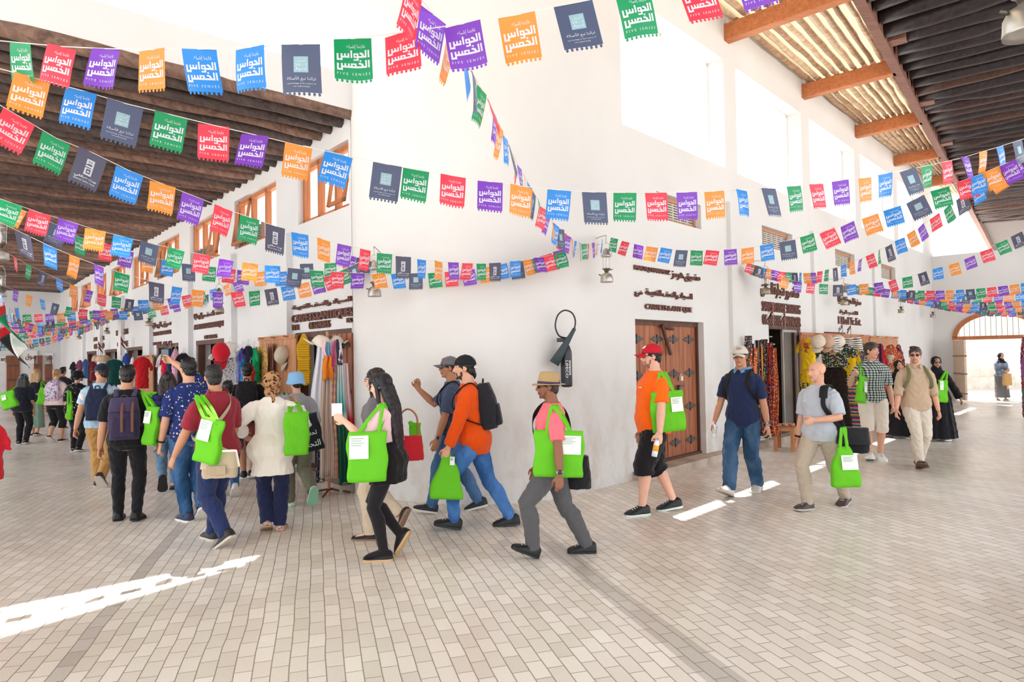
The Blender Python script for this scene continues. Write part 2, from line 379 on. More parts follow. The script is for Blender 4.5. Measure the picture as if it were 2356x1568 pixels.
for k, (a, b) in enumerate(VENT):
    f = MB(); 
    for q in ((a, 3.8, a+.06, 4.2), (b-.06, 3.8, b, 4.2), (a, 3.8, b, 3.86), (a, 4.14, b, 4.2)): f.box((q[0], .1, q[1]), (q[2], .2, q[3]), MR)
    vg = tag(f.build('vent_grille', M('vent_frame', '#b98a6c', .6)), 'louvred vent grille in a wooden frame, %s along the right-hand wall from the corner' % ('first', 'second', 'third', 'fourth')[k], 'vent', 'vent grilles under the clerestory windows')
    s = MB(); s.box((a+.05, .24, 3.85), (b-.05, .27, 4.15), MR); s.build('backing', M('vent_back', '#9b9088', .8), vg)
    s = MB(); n = 7
    for i in range(n): 
        z = 3.88+i*.04; s.box((a+.06, .13, z), (b-.06, .19, z+.016), MR)
    for i in range(1, 6): x = a+(b-a)*i/6; s.box((x-.012, .12, 3.86), (x+.012, .2, 4.14), MR)
    s.build('slat', M('vent_slat', '#d9d2ca', .6), vg)
# ---- rounded corner wall
cpts = [(-2.08, 8.72), (-1.98, 8.56), (-1.75, 8.40), (-1.4, 8.24), (-1.0, 8.07), (-.62, 7.97), (-.25, 7.94), (.1, 8.005), (.4, 8.135), (.64, 8.31), (.834, 8.475), (.971, 8.620), (1.244, 8.912), (1.512, 9.21)]
def catmull(p, n=5):
    p = [V(q).to_3d() if len(q) == 2 else V(q) for q in p]; out = []
    for i in range(len(p)-1):
        a, b, c, d = p[max(i-1, 0)], p[i], p[i+1], p[min(i+2, len(p)-1)]
        for k in range(n):
            t = k/n; out.append(.5*((2*b)+(c-a)*t+(2*a-5*b+4*c-d)*t*t+(3*b-a-3*c+d)*t**3))
    return out+[p[-1]]
cp = [(p.x, p.y) for p in catmull(cpts)]
poly = cp + [(1.4, 9.8), (0, 10.2), (-1.5, 9.6)]
mb = MB(); mb.prism(poly, 0, 9.2)
o = structure(mb.build('wall_corner', PL_B), 'tall white plaster wall rounding the corner between the two arcades')
o.data.polygons.foreach_set('use_smooth', [len(p.vertices) == 4 and abs(p.normal.z) < .1 and p.center.y < 9.3 for p in o.data.polygons])
md = o.modifiers.new('e', 'EDGE_SPLIT'); md.split_angle = R(30)
# ---- left wall
LWN = 9
LW = [(-1.72-2.86*k, .28-2.86*k if k else -.06, 3.82, 4.72) for k in range(LWN)]
LD = [(-1.86, -.02, .12, 2.17), (-7.05, -5.15, .12, 2.2), (-10.4, -8.4, .12, 2.2), (-13.9, -11.9, .12, 2.2), (-17.2, -15.2, .12, 2.2), (-20.6, -18.6, .12, 2.2)]
mb = MB()
wall_band(mb, -29, 0, 0, .3, 0, 3.5, LD, ML)
wall_band(mb, -29, 0, 0, .3, 3.5, 5.3, LW, ML)
for v in (2.15, 4.7, 7.45, 10.9, 14.3, 17.6, 21.0): mb.box((-v-.2, -.1, 0), (-v+.2, .02, 3.72), ML)
structure(mb.build('wall_left', PL_W), 'white plaster shop wall of the left-hand arcade')
for k, (a, b, z0, z1) in enumerate(LW):
    f = MB(); w = .07; t3 = (b-a)/3
    for q in ((a, z0, a+w, z1), (b-w, z0, b, z1), (a, z0, b, z0+w), (a, z1-w, b, z1), (a+t3-w/2, z0, a+t3+w/2, z1), (a+2*t3-w/2, z0, a+2*t3+w/2, z1)):
        f.box((q[0], .08, q[1]), (q[2], .17, q[3]), ML)
    o = structure(f.build('window_%d' % (k+6), WD_FRAME), 'wooden framed window high in the left-hand wall')
    s = MB(); T = ML @ Matrix.Translation((a+t3*.5 if k % 2 else a+t3*2.5, .07, z1-.05)) @ Matrix.Rotation(R(-9), 4, 'X')
    hw = t3/2-.02; hh = z1-z0-.1
    for q in ((-hw, -hh, -hw+.05, 0), (hw-.05, -hh, hw, 0), (-hw, -hh, hw, -hh+.05), (-hw, -.05, hw, 0)): s.box((q[0], -.02, q[1]), (q[2], .02, q[3]), T)
    s.build('sash', WD_FRAME, o)
    g = MB(); g.box((a+w, .12, z0+w), (b-w, .126, z1-w), ML); g.build('pane', GLASS, o)
    if k in (1, 2, 3):
        g = MB()
        for i in range(6): g.box((a+.08, .07, z0+.08+i*.042), (a+t3*1.7, .13, z0+.1+i*.042), ML)
        for i in range(6): x = a+.1+i*t3*1.6/5; g.box((x, .06, z0+.07), (x+.02, .12, z0+.34), ML)
        g.build('louvre', M('louvre', '#8b7d74', .6), o)
# shop interiors and door frames
def opening(M4, x0, x1, z0, z1, n, lab, deep=1.3, wall_t=.3, fw=.09):
    b = MB()
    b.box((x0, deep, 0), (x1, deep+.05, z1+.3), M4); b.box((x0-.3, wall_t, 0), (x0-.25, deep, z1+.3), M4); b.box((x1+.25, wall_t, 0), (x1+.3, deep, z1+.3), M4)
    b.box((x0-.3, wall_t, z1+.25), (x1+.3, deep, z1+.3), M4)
    structure(b.build('wall_shop', DARKIN), 'back of a shop, its shade painted as dark colour')
    f = MB()
    f.box((x0, .03, z0), (x0+fw, .16, z1), M4); f.box((x1-fw, .03, z0), (x1, .16, z1), M4); f.box((x0, .0, z1-fw), (x1, .16, z1), M4); f.box((x0, .0, z0-.02), (x1, .2, z0+.05), M4)
    return structure(f.build('door_%d' % n, WD_DARK), lab)
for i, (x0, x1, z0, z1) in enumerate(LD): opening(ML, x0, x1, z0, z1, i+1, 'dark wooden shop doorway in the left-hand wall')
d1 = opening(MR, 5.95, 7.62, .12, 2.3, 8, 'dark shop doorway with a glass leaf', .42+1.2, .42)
g = MB(); g.box((6.75, .05, .2), (7.5, .06, 2.2), MR); g.build('pane', GLASS, d1)
g = MB(); 
for q in ((6.72, .15, 6.78, 2.22), (7.46, .15, 7.53, 2.22), (6.72, .15, 7.53, .22), (6.72, 2.16, 7.53, 2.22)): g.box((q[0], .035, q[1]), (q[2], .075, q[3]), MR)
g.build('door_leaf_frame', M('aluminium', '#b5b0ac', .4, .5, .7), d1)
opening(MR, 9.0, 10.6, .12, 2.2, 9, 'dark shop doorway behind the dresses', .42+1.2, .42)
b = MB(); b.box((1.1, -.24, 0), (3.75, .42, .11), MR); b.box((4.3, -.16, 0), (20.2, .02, .1), MR)
structure(b.build('trim_1', PL_STEP), 'worn plaster step along the shop fronts')
b = MB(); b.box((-28.5, -.2, 0), (0, .28, .11), ML); structure(b.build('trim_2', PL_STEP), 'worn plaster step below the left-hand shops')
# ---- end wall with the arch
c, rx, rz, zs = 1.78, 1.19, .84, 2.13
arc = [(c-rx*math.cos(math.pi*k/24), zs+rz*math.sin(math.pi*k/24)) for k in range(25)]
mb = MB(); T = ME @ Matrix.Rotation(R(90), 4, 'X')    # prism z -> wall -y
mb.box((-.6, 0, 0), (c-rx, .4, 5.0), ME); mb.box((c+rx, 0, 0), (9, .4, 5.0), ME)
for (xa, za), (xb, zb) in zip(arc, arc[1:]): mb.prism([(xa, za), (xb, zb), (xb, 5.0), (xa, 5.0)], -.4, 0, T)
structure(mb.build('wall_end', PL_B), 'pale end wall pierced by the arched gateway')
mb = MB()
for k in range(24):
    a0, a1 = math.pi*k/24, math.pi*(k+1)/24
    q = [(c-(rx+s)*math.cos(a), zs+(rz+s)*math.sin(a)) for a, s in ((a0, -.1), (a1, -.1), (a1, .04), (a0, .04))]
    mb.prism(q, -.06, .05, T)
mb.box((c-rx-.04, -.05, zs-.07), (c+rx+.04, .06, zs+.05), ME)
ar = structure(mb.build('door_7', WD_FRAME), 'arched gateway with orange wooden arch and open leaf')
mb = MB()
for i in range(1, 16):
    x = c-rx+2*rx*i/16; hgt = rz*math.sqrt(max(0, 1-((x-c)/rx)**2)); mb.box((x-.008, .05, zs), (x+.008, .066, zs+hgt), ME)
mb.build('grille', M('fan_bars', '#a9a39f', .5, .4, .4), ar)
mb = MB(); LT = ME @ Matrix.Translation((c-rx, -.02, 0)) @ Matrix.Rotation(R(-62), 4, 'Z')
mb.box((0, -.03, .06), (.95, .03, zs-.08), LT); mb.m = 1
for z in (.25, .9, 1.5): mb.box((0, -.05, z), (.95, .05, z+.05), LT)
mb.build('leaf', [M('leaf_paint', '#d8bfa8', .6, var=.08), M('leaf_rail', '#a88468', .6)], ar)
mb = MB(); mb.box((12, 29.5, 0), (27, 30, 5.2)); mb.box((12, 29.2, 0), (27, 29.5, .5))
structure(mb.build('wall_outside', plaster('stone_outside', '#f4f0ea', '#ebe3d8')), 'pale stone wall outside the gate')  # colour lightened in place of sunlight; the side in view is shaded
# end wall of the left arcade
EL = frame((-22.6, 27.3), (.755, .655)); mb = MB(); mb.box((-8, 0, 0), (3.7, .4, 5.3), EL); structure(mb.build('wall_back', PL_W), 'white wall closing the left-hand arcade')
ELI = EL.inverted()
for i, (a, b) in enumerate(((15, 45), (78, 97), (103, 120))):
    x0, _ = on(ELI, a, 850); x1, _ = on(ELI, b, 850); mb = MB(); mb.box((x0, -.06, .05), (x1, .02, 2.15), EL)
    o = structure(mb.build('door_%d' % (10+i), wood('far_door_wood', '#7a4a36', '#925d45')), 'brown wooden door in the far wall of the left-hand arcade')
    mb = MB()
    for z in (.5, 1.1, 1.7): mb.box((x0+.05, -.09, z), (x1-.05, -.06, z+.05), EL)
    mb.build('strap_hinge', IRON, o)

# ------------------------------------------------------------------ roofs
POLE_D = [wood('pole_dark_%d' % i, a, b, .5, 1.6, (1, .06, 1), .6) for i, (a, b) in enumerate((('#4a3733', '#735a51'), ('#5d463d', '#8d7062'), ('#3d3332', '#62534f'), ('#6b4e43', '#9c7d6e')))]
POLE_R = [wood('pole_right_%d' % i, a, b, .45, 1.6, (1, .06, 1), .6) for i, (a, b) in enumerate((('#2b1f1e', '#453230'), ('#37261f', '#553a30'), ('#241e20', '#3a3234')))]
BAMB = [wood('bamboo_%d' % i, a, b, .5, 1.2, (.15, 1, 1), .5) for i, (a, b) in enumerate((('#a9876b', '#dcc3a4'), ('#bf9f80', '#ead6b8'), ('#8c6a52', '#c3a283')))]
def rough_pole(mb, a, b, r, seed, n=9, seg=14):
    a, b = V(a), V(b); rr = random.Random(seed); pts = []; rad = []
    for i in range(seg+1):
        t = i/seg; p = a.lerp(b, t) + V((rr.uniform(-1, 1), rr.uniform(-1, 1), rr.uniform(-1, 1)))*r*.22
        pts.append(p); rad.append(r*rr.uniform(.85, 1.12))
    mb.tube(pts, rad, n); return mb
# left roof: dark poles laid across the arcade from the shop wall
lv = V((-.755, -.655, 0)); lw = V((-.655, .755, 0)); l0 = V((-1.98, 8.8, 0))
def LP(s, v, z): p = l0+lv*s+lw*v; return (p.x, p.y, z)
mb = MB(); mb.add([LP(-.2, 0, 5.12), LP(7.5, 0, 5.12), LP(7.5, 30, 5.12), LP(-.2, 30, 5.12), LP(-.2, 0, 5.2), LP(7.5, 0, 5.2), LP(7.5, 30, 5.2), LP(-.2, 30, 5.2)],
       [(0, 3, 2, 1), (4, 5, 6, 7), (0, 1, 5, 4), (1, 2, 6, 5), (2, 3, 7, 6), (3, 0, 4, 7)])
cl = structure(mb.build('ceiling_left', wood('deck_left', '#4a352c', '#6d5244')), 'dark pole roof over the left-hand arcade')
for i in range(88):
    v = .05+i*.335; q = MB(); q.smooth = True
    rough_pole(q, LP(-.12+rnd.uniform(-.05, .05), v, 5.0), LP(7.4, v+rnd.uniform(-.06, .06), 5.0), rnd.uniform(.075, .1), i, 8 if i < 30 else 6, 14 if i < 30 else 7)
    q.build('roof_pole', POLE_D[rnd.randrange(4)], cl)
pb = MB(); pb.add([LP(-.1, -.03, 5.03), LP(7.5, -.03, 5.03), LP(7.5, .25, 5.13), LP(-.1, .25, 5.13), LP(-.1, -.03, 5.5), LP(7.5, -.03, 5.5), LP(7.5, .25, 5.5), LP(-.1, .25, 5.5)],
       [(0, 3, 2, 1), (4, 5, 6, 7), (0, 1, 5, 4), (1, 2, 6, 5), (2, 3, 7, 6), (3, 0, 4, 7)])
structure(pb.build('wall_parapet', PL_W), 'white parapet above the edge of the left-hand roof')
# right roof
ed = V((.6257, .784, 0)).normalized(); en = V((.784, -.6257, 0)).normalized(); e0 = V((2.77, 6.79, 0))
def RP(t, s, z): p = e0+ed*t+en*s; return (p.x, p.y, z)
def slab(name, pts, z0, z1, m, lab):
    b = MB(); b.prism([(p[0], p[1]) for p in pts], z0, z1); return structure(b.build(name, m), lab)
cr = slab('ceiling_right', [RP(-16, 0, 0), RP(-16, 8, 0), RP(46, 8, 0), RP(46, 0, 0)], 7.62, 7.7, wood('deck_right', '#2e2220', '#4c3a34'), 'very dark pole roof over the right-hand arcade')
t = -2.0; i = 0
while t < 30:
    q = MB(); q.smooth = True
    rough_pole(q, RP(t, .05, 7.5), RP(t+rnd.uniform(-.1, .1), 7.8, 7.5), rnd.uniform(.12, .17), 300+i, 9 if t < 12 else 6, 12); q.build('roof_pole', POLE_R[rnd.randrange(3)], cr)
    t += .52; i += 1
b = MB(); T = Matrix(((ed.x, en.x, 0, e0.x), (ed.y, en.y, 0, e0.y), (0, 0, -1, 0), (0, 0, 0, 1)))
b.box((-16, -.14, -7.68), (46, .02, -7.3), T); b.build('long_beam', WD_LONG, cr)
for tt in (6.6, 10.5, 14.4, 18.2): q = MB(); q.box((tt, .02, -7.62), (tt+.28, .3, -7.34), T); q.build('beam_stub', WD_LONG, cr)
def WR(u, s): p = MR @ V((u, -s, 0)); return p
cs = slab('ceiling_strip', [WR(-18, 0), WR(-18, 4.05), WR(19.9, .95), WR(19.9, 0)], 7.8, 7.86, wood('reed_mat', '#e6d9bd', '#f6ecd6', .7, 3, (6, .3, 1)), 'pale reed mat strip between the right-hand wall and the dark roof')
for i in range(10):
    for seg in range(-1, 6):
        u0, u1 = .6+seg*3.75+.2, .6+seg*3.75+3.85; q = MB(); q.smooth = True
        off = lambda u: (2.5-.083*u)*(i+.45)/10+.02
        rough_pole(q, MR @ V((u0, -off(u0), 7.72)), MR @ V((u1, -off(u1), 7.72)), rnd.uniform(.045, .06), 700+i*10+seg, 8, 10); q.build('bamboo_pole', BAMB[rnd.randrange(3)], cs)
for k in range(-1, 5):
    u = 4.42+3.75*k; ln = 2.5-.083*u; q = MB(); q.box((u-.1, -ln, 7.3), (u+.1, .15, 7.6), MR); bevel(q.build('cross_beam', WD_BEAM, cs), .015)
def _mat():                                          # thin woven mat lets some daylight through
    m = bpy.data.materials['reed_mat']; t = m.node_tree; p = t.nodes['Principled BSDF']; o = t.nodes['Material Output']; tr = t.nodes.new('ShaderNodeBsdfTranslucent'); tr.inputs[0].default_value = lin('#f6eddd')
    mx = t.nodes.new('ShaderNodeMixShader'); mx.inputs[0].default_value = .4; t.links.new(p.outputs[0], mx.inputs[1]); t.links.new(tr.outputs[0], mx.inputs[2]); t.links.new(mx.outputs[0], o.inputs[0])
_mat()
# unseen roof over the crossing, shaped to block sun and leave the floor strip
A = gnd(565, 1297)-SUN_DIR*(7.8/-SUN_DIR.z)
B = gnd(0, 1464)-SUN_DIR*(7.8/-SUN_DIR.z); dAB = (B-A)
C = A+dAB*6; w0 = WR(.2, 0); w1 = WR(-18, .3)
slab('ceiling_crossing', [(w0.x, w0.y), (0, 10.0), (A.x+.03, 10.0), (A.x, A.y), (C.x, C.y), (C.x, -9), (w1.x, w1.y)], 7.82, 7.9, wood('deck_crossing', '#8b7563', '#b29a84'), 'unseen roof over the crossing, shaped to block the sun')
# ================================================================== people
def se(c, hw, hd, n=20, p=2.4):                      # flattened-oval section
    out = []
    for k in range(n):
        a = 2*math.pi*k/n; ca, sa = math.cos(a), math.sin(a)
        out.append(V((c[0]+hw*math.copysign(abs(ca)**(2/p), ca), c[1]+hd*math.copysign(abs(sa)**(2/p), sa), c[2])))
    return out
def ik(a, b, l1, l2, pole):
    a, b = V(a), V(b); d = b-a; L = min(d.length, (l1+l2)*.999); u = d.normalized(); b = a+u*L
    x = (l1*l1-l2*l2+L*L)/(2*L); h = math.sqrt(max(0, l1*l1-x*x)); p = V(pole); p = (p-u*p.dot(u)).normalized()
    return a+u*x+p*h, b
SKIN = {}
def skin(c):
    if c in SKIN: return SKIN[c]
    t = NT('skin '+c); n = t.n('ShaderNodeTexNoise', i_Scale=14., i_Detail=3.); t.l(t.coord(), n.inputs['Vector'])
    l = lin(c); mx = t.n('ShaderNodeMix', data_type='RGBA'); t.l(n.outputs[0], mx.inputs['Factor'])
    mx.inputs['A'].default_value = (l[0]*.9, l[1]*.82, l[2]*.8, 1); mx.inputs['B'].default_value = (min(1, l[0]*1.08), l[1]*1.08, l[2]*1.08, 1)
    SKIN[c] = fin(t, mx.outputs['Result'], .5, .35); return SKIN[c]
def lipc(c):
    c = c.lstrip('#'); v = [int(c[i:i+2], 16) for i in (0, 2, 4)]; return '%02x%02x%02x' % (int(v[0]*.86), int(v[1]*.66), int(v[2]*.68))
def hairm(c):
    k = 'hair '+c
    if k in MATS: return MATS[k]
    t = NT(k); n = t.n('ShaderNodeTexNoise', i_Scale=60., i_Detail=3.); t.l(t.coord((1, 1, .12)), n.inputs['Vector']); t.bump(n.outputs[0], .8, .02)
    l = lin(c); mx = t.n('ShaderNodeMix', data_type='RGBA'); t.l(n.outputs[0], mx.inputs['Factor'])
    mx.inputs['A'].default_value = tuple(x*.6 for x in l[:3])+(1,); mx.inputs['B'].default_value = tuple(x*1.5 for x in l[:3])+(1,)
    MATS[k] = fin(t, mx.outputs['Result'], .42, .45); return MATS[k]
def solid(name, me, mats, parent):
    for m in (mats if isinstance(mats, (list, tuple)) else [mats]): me.materials.append(m)
    o = bpy.data.objects.new(name, me); COL.objects.link(o); o.parent = parent; return o
TORSO_M = [(.45, .045, .05, .0), (.475, .08, .062, -.004), (.53, .094, .07, -.006), (.58, .088, .064, .0), (.62, .083, .06, .004), (.67, .087, .062, .006), (.72, .096, .066, .006), (.765, .103, .064, .002), (.79, .1, .058, -.004), (.812, .086, .05, -.008), (.832, .058, .043, -.01), (.85, .038, .036, -.01)]
TORSO_F = [(.45, .05, .05, .0), (.475, .086, .064, -.006), (.53, .1, .074, -.01), (.58, .088, .062, -.002), (.62, .073, .054, .003), (.67, .077, .058, .008), (.72, .085, .07, .014), (.765, .088, .064, .008), (.79, .086, .054, -.002), (.812, .073, .045, -.006), (.832, .046, .036, -.008), (.85, .031, .03, -.008)]
def rowat(rows, z):
    if z <= rows[0][0]: return (z,)+rows[0][1:]
    for a, b in zip(rows, rows[1:]):
        if z <= b[0]: t = (z-a[0])/(b[0]-a[0]); return tuple(x+(y-x)*t for x, y in zip(a, b))
    return rows[-1]
def person(label, g, heading, H, feet, hands, lean=4, female=False, girth=1., belly=0., hyaw=0, hpitch=0, hroll=0, sk='#c99274', vox=.0075, top=None, bottom=None,
           shoes='#1d1c1e', sole='#e8e6e2', hair=None, hairc='#161213', face=True, beard=None, extra=(), tights=None, elbow=(None, None), grip=(18, 18), hdir=(None, None)):
    gp = gnd(*g); root = empty('person', gp, R(heading)); tag(root, label, 'person', 'people walking through the market')
    P = {'root': root, 'H': H, 'M': Matrix.Translation(gp) @ Matrix.Rotation(R(heading), 4, 'Z')}
    rows = TORSO_F if female else TORSO_M
    rows = [(z, hw*(1+(girth-1)*(1 if z < .76 else .45)), hd*girth+belly*math.exp(-((z-.60)/.07)**2), yo+belly*.8*math.exp(-((z-.60)/.07)**2)) for z, hw, hd, yo in rows]
    L1, L2 = .247*H, .238*H; ah = .045*H
    # ---- feet
    foot = []
    for sd, (fw, lat, lift, pit) in zip((-1, 1), feet):
        piv = V((sd*lat, fw+(-.045*H if pit > 0 else .078*H), lift)); rel = V((0, fw, ah))-V((0, piv.y, 0)); q = Matrix.Rotation(R(pit), 3, 'X')
        ank = piv+q @ V((0, rel.y, rel.z)); FM = Matrix.Translation(ank) @ Matrix.Rotation(R(-sd*7), 4, 'Z') @ q.to_4x4() @ Matrix.Translation((0, 0, -ah)); foot.append((ank, FM))
    hz = .515*H
    for (ank, _), sd in zip(foot, (-1, 1)):
        d2 = (ank.x-sd*.052*H)**2+ank.y**2; hz = min(hz, ank.z+math.sqrt(max(.01, (.993*(L1+L2))**2-d2)))
    dz = hz-.515*H; ln = R(lean); cl, sl = math.cos(ln), math.sin(ln)
    def T(x, y, z): zz = (z-.515)*H; return V((x*H, y*H*cl+zz*sl, hz+zz*cl-y*H*sl))
    P['T'] = T; TM = Matrix.Translation((0, 0, hz)) @ Matrix.Rotation(-ln, 4, 'X') @ Matrix.Translation((0, 0, -.515*H)); P['TM'] = P['M'] @ TM
    def torso(mb, z0, z1, add=0., flare=0., step=.03, topadd=None, cover=0.):
        zs = [z0]; z = z0+step
        while z < z1-.008: zs.append(z); z += step
        zs.append(z1); rr = []
        for z in zs:
            _, hw, hd, yo = rowat(rows, z); fl_ = flare*max(0, (.62-z)/.2)
            a = (add if (topadd is None or z < .8) else topadd)+(cover*max(0, min(1, (.61-z)/.06)) if cover > 0 else cover*max(0, min(1, (.68-z)/.04)))
            rr.append([T(p.x, p.y, p.z) for p in se((0, yo, z), hw+a/H+fl_, hd+a/H+fl_*.8)])
        return mb.rings(rr)
    hips = [V((-.052*H, 0, hz)), V((.052*H, 0, hz))]
    knees = []
    for i in (0, 1):
        k, a = ik(hips[i], foot[i][0], L1, L2, (.12*(-1, 1)[i], 1, .15)); knees.append(k)
    sw = .087 if female else .1
    sh = [T(-sw*(1+.3*(girth-1)), -.006, .788), T(sw*(1+.3*(girth-1)), -.006, .788)]; elb, wri = [], []
    for i, sd in enumerate((-1, 1)):
        h = hands[i] or (.135, .02, .44)
        tgt = V((sd*h[0]*H, h[1]*H, h[2]*H+dz)); e, w = ik(sh[i], tgt, .168*H, .15*H, elbow[i] or (.35*sd, -1, -.25)); elb.append(e); wri.append(w)
    P.update(sh=[P['M'] @ p for p in sh], elb=[P['M'] @ p for p in elb], wri=[P['M'] @ p for p in wri], knee=knees, hz=hz)
    def leg(i, down=0.):
        h, k, a = hips[i], knees[i], foot[i][0]; fw = V((0, 1, 0)); u = (a-k).normalized(); bk = -(fw-u*fw.dot(u)).normalized() if abs(u.y) < .95 else V((0, 0, 1)); a = a-V((0, 0, down*H))
        return [h, h.lerp(k, .25), h.lerp(k, .62), k-bk*.004*H, k.lerp(a, .28)+bk*.009*H, k.lerp(a, .62)+bk*.004*H, a]
    # ---- body
    gl = 1+.6*(girth-1); B = MB(); torso(B, .45, .84, 0., 0., .03, None, -.014)
    for i in (0, 1):
        B.tube(leg(i), [x*H*gl for x in (.047, .052, .043, .033, .035, .027, .021)], 12, round_ends=True)
        FM = foot[i][1]; B.tube([FM @ V((0, -.022*H, .028*H)), FM @ V((0, .015*H, .028*H)), FM @ V((0, .06*H, .02*H)), FM @ V((0, .085*H, .015*H))], [.019*H, .018*H, .013*H, .008*H], 10, round_ends=True)
        s, e, w = sh[i], elb[i], wri[i]
        B.tube([s.lerp(T(0, -.006, .785), .4), s, s.lerp(e, .12), s.lerp(e, .35), s.lerp(e, .75), e, e.lerp(w, .3), e.lerp(w, .7), w], [x*H*gl for x in (.024, .023, .029, .032, .027, .024, .0255, .0205, .0155)], 12, round_ends=True)
        sd = (-1, 1)[i]; hand(B, w, V(hdir[i]) if hdir[i] else ((w-e).normalized()+V((0, .1, -.25))).normalized(), sd, H, grip[i], P, i)
    hh = (.134 if not female else .132)*H; hc = T(0, .012, .862)
    HM = Matrix.Translation(hc) @ Matrix.Rotation(R(hyaw), 4, 'Z') @ Matrix.Rotation(R(hpitch), 4, 'X') @ Matrix.Rotation(R(hroll), 4, 'Y') @ Matrix.Scale(hh, 4); P['HM'] = P['M'] @ HM
    B.tube([T(0, -.012, .825), T(0, -.006, .86), HM @ V((0, -.09, .3))], [.041*H, .034*H, .036*H] if not female else [.036*H, .028*H, .03*H], 12)
    e_ = lambda c, r, rot=None: B.ell(c, r, 16, 10, Euler([R(x) for x in rot]) if rot else None, HM)
    e_((0, -.06, .645), (.325, .415, .355)); e_((0, .09, .43), (.272, .285, .39)); jw = .2 if not female else .175
    e_((0, .11, .2), (jw, .235, .2)); e_((0, .275, .075), (.085, .075, .065)); e_((-.15, .235, .41), (.1, .1, .1)); e_((.15, .235, .41), (.1, .1, .1))
    B.tube([(0, .365, .56), (0, .42, .45), (0, .45, .375)], [.035, .045, .055], 8, HM, round_ends=True)
    for s in (-1, 1):
        e_((s*.05, .40, .35), (.038, .05, .032)); B.tube([(s*.04, .365, .575), (s*.13, .35, .60), (s*.22, .27, .57)], [.035, .045, .03], 8, HM, round_ends=True)
        e_((s*.315, -.04, .47), (.035, .085, .135), (-10, 0, -s*18))
    e_((0, .355, .25), (.1, .05, .03)); e_((0, .35, .205), (.085, .05, .032))
    bm = remesh(B, vox, 2)
    mats = [skin(sk), M('lips '+sk, lipc(sk), .5), cloth(beard or '#2a211d', 'stubble '+(beard or ''))]
    bo = solid('body', bm, mats, root)
    inv = HM.inverted(); mi = []
    for p in bm.polygons:
        q = inv @ p.center; m = 0
        if q.y > .3 and abs(q.x) < .1 and .19 < q.z < .265: m = 1
        elif beard and q.z < 1:
            ax = abs(q.x)
            if -.03 < q.z < .3 and q.y > .1 and (q.z < .135+.5*max(0, ax-.1) or (.285 < q.z < .315 and ax < .11 and q.y > .3) or (.09 < ax < .14 and q.y > .25)): m = 2
            elif ax > .2 and .06 < q.y < .16 and .1 < q.z < .34: m = 2
        mi.append(m)
    bm.polygons.foreach_set('material_index', mi)
    # ---- face
    if face:
        for s in (-1, 1):
            E = MB(); E.smooth = True; E.ell((s*.122, .278, .505), (.055, .05, .03), 12, 8, None, HM); E.m = 1; E.ell((s*.122, .312, .505), (.026, .02, .028), 10, 6, None, HM)
            E.build('eye', [M('eye_white', '#d9d4cf', .3), M('iris', '#1f1512', .2)], root)
            E = MB(); E.smooth = True; E.tube([(s*.05, .372, .592), (s*.13, .362, .622), (s*.22, .29, .595)], [.018, .022, .012], 6, HM); E.build('eyebrow', hairm(hairc if hairc else '#3a2d26'), root)
    # ---- clothes
    if tights:
        X = MB()
        for i in (0, 1):
            X.tube(leg(i), [x*H*gl+.006 for x in (.047, .052, .043, .033, .035, .027, .021)], 12, round_ends=True)
            FM = foot[i][1]; X.tube([FM @ V((0, -.025*H, .03*H)), FM @ V((0, .02*H, .032*H)), FM @ V((0, .07*H, .02*H)), FM @ V((0, .09*H, .018*H))], [.025*H, .026*H, .021*H, .014*H], 10, round_ends=True)
        solid('tights', remesh(X, vox, 2), cloth(tights), root)
    if bottom:
        kind, m, lo, ln_ = bottom[:4]; fl_ = bottom[4] if len(bottom) > 4 else 0.; X = MB()
        if kind in ('pants', 'shorts'):
            torso(X, .455, .6, .012+lo*.25)
            for i in (0, 1):
                pts = leg(i, .012)
                ra = [x*H*gl+lo for x in (.047, .053, .045, .036, .037, .03, .026)]; ra = [r+fl_*j/6 for j, r in enumerate(ra)]
                if ln_ < 1:
                    tot = ln_*6; j = int(tot); t = tot-j; pts, ra = pts[:j+1]+[pts[j].lerp(pts[j+1], t)], ra[:j+1]+[ra[j]+(ra[j+1]-ra[j])*t]
                X.tube(pts, ra, 14)
            solid('trousers' if kind == 'pants' else 'shorts', remesh(X, vox, 2, (.0045, 26, H*7)), m, root)
        else:                                          # skirt to the height ln_*H, hung from the waist over both knees
            z0 = .63; rr = []; kx = (knees[0].y+knees[1].y)/2; am = max(abs(f[0].y) for f in foot)
            for j in range(13):
                t = j/12; z = z0+(ln_-z0)*t; zz = max(z, .475); _, hw, hd, yo = rowat(rows, zz); sp = max(0, .5-z)
                rr.append([T(p.x, p.y, .5) + V((0, 0, (z-.5)*H)) + V((0, kx*sp*1.2, 0)) for p in [V((q.x*(1+.04*math.sin(9*k*.7+j*.2)), q.y*(1+.05*math.sin(k*2.1)), 0)) for k, q in enumerate(se((0, yo, 0), hw+lo/H+fl_*t, hd+lo/H+fl_*t+am*.35*sp/H, 36))]])
            X.rings(rr); solid('skirt', remesh(X, vox, 1, (.004, 22, 3)), m, root)
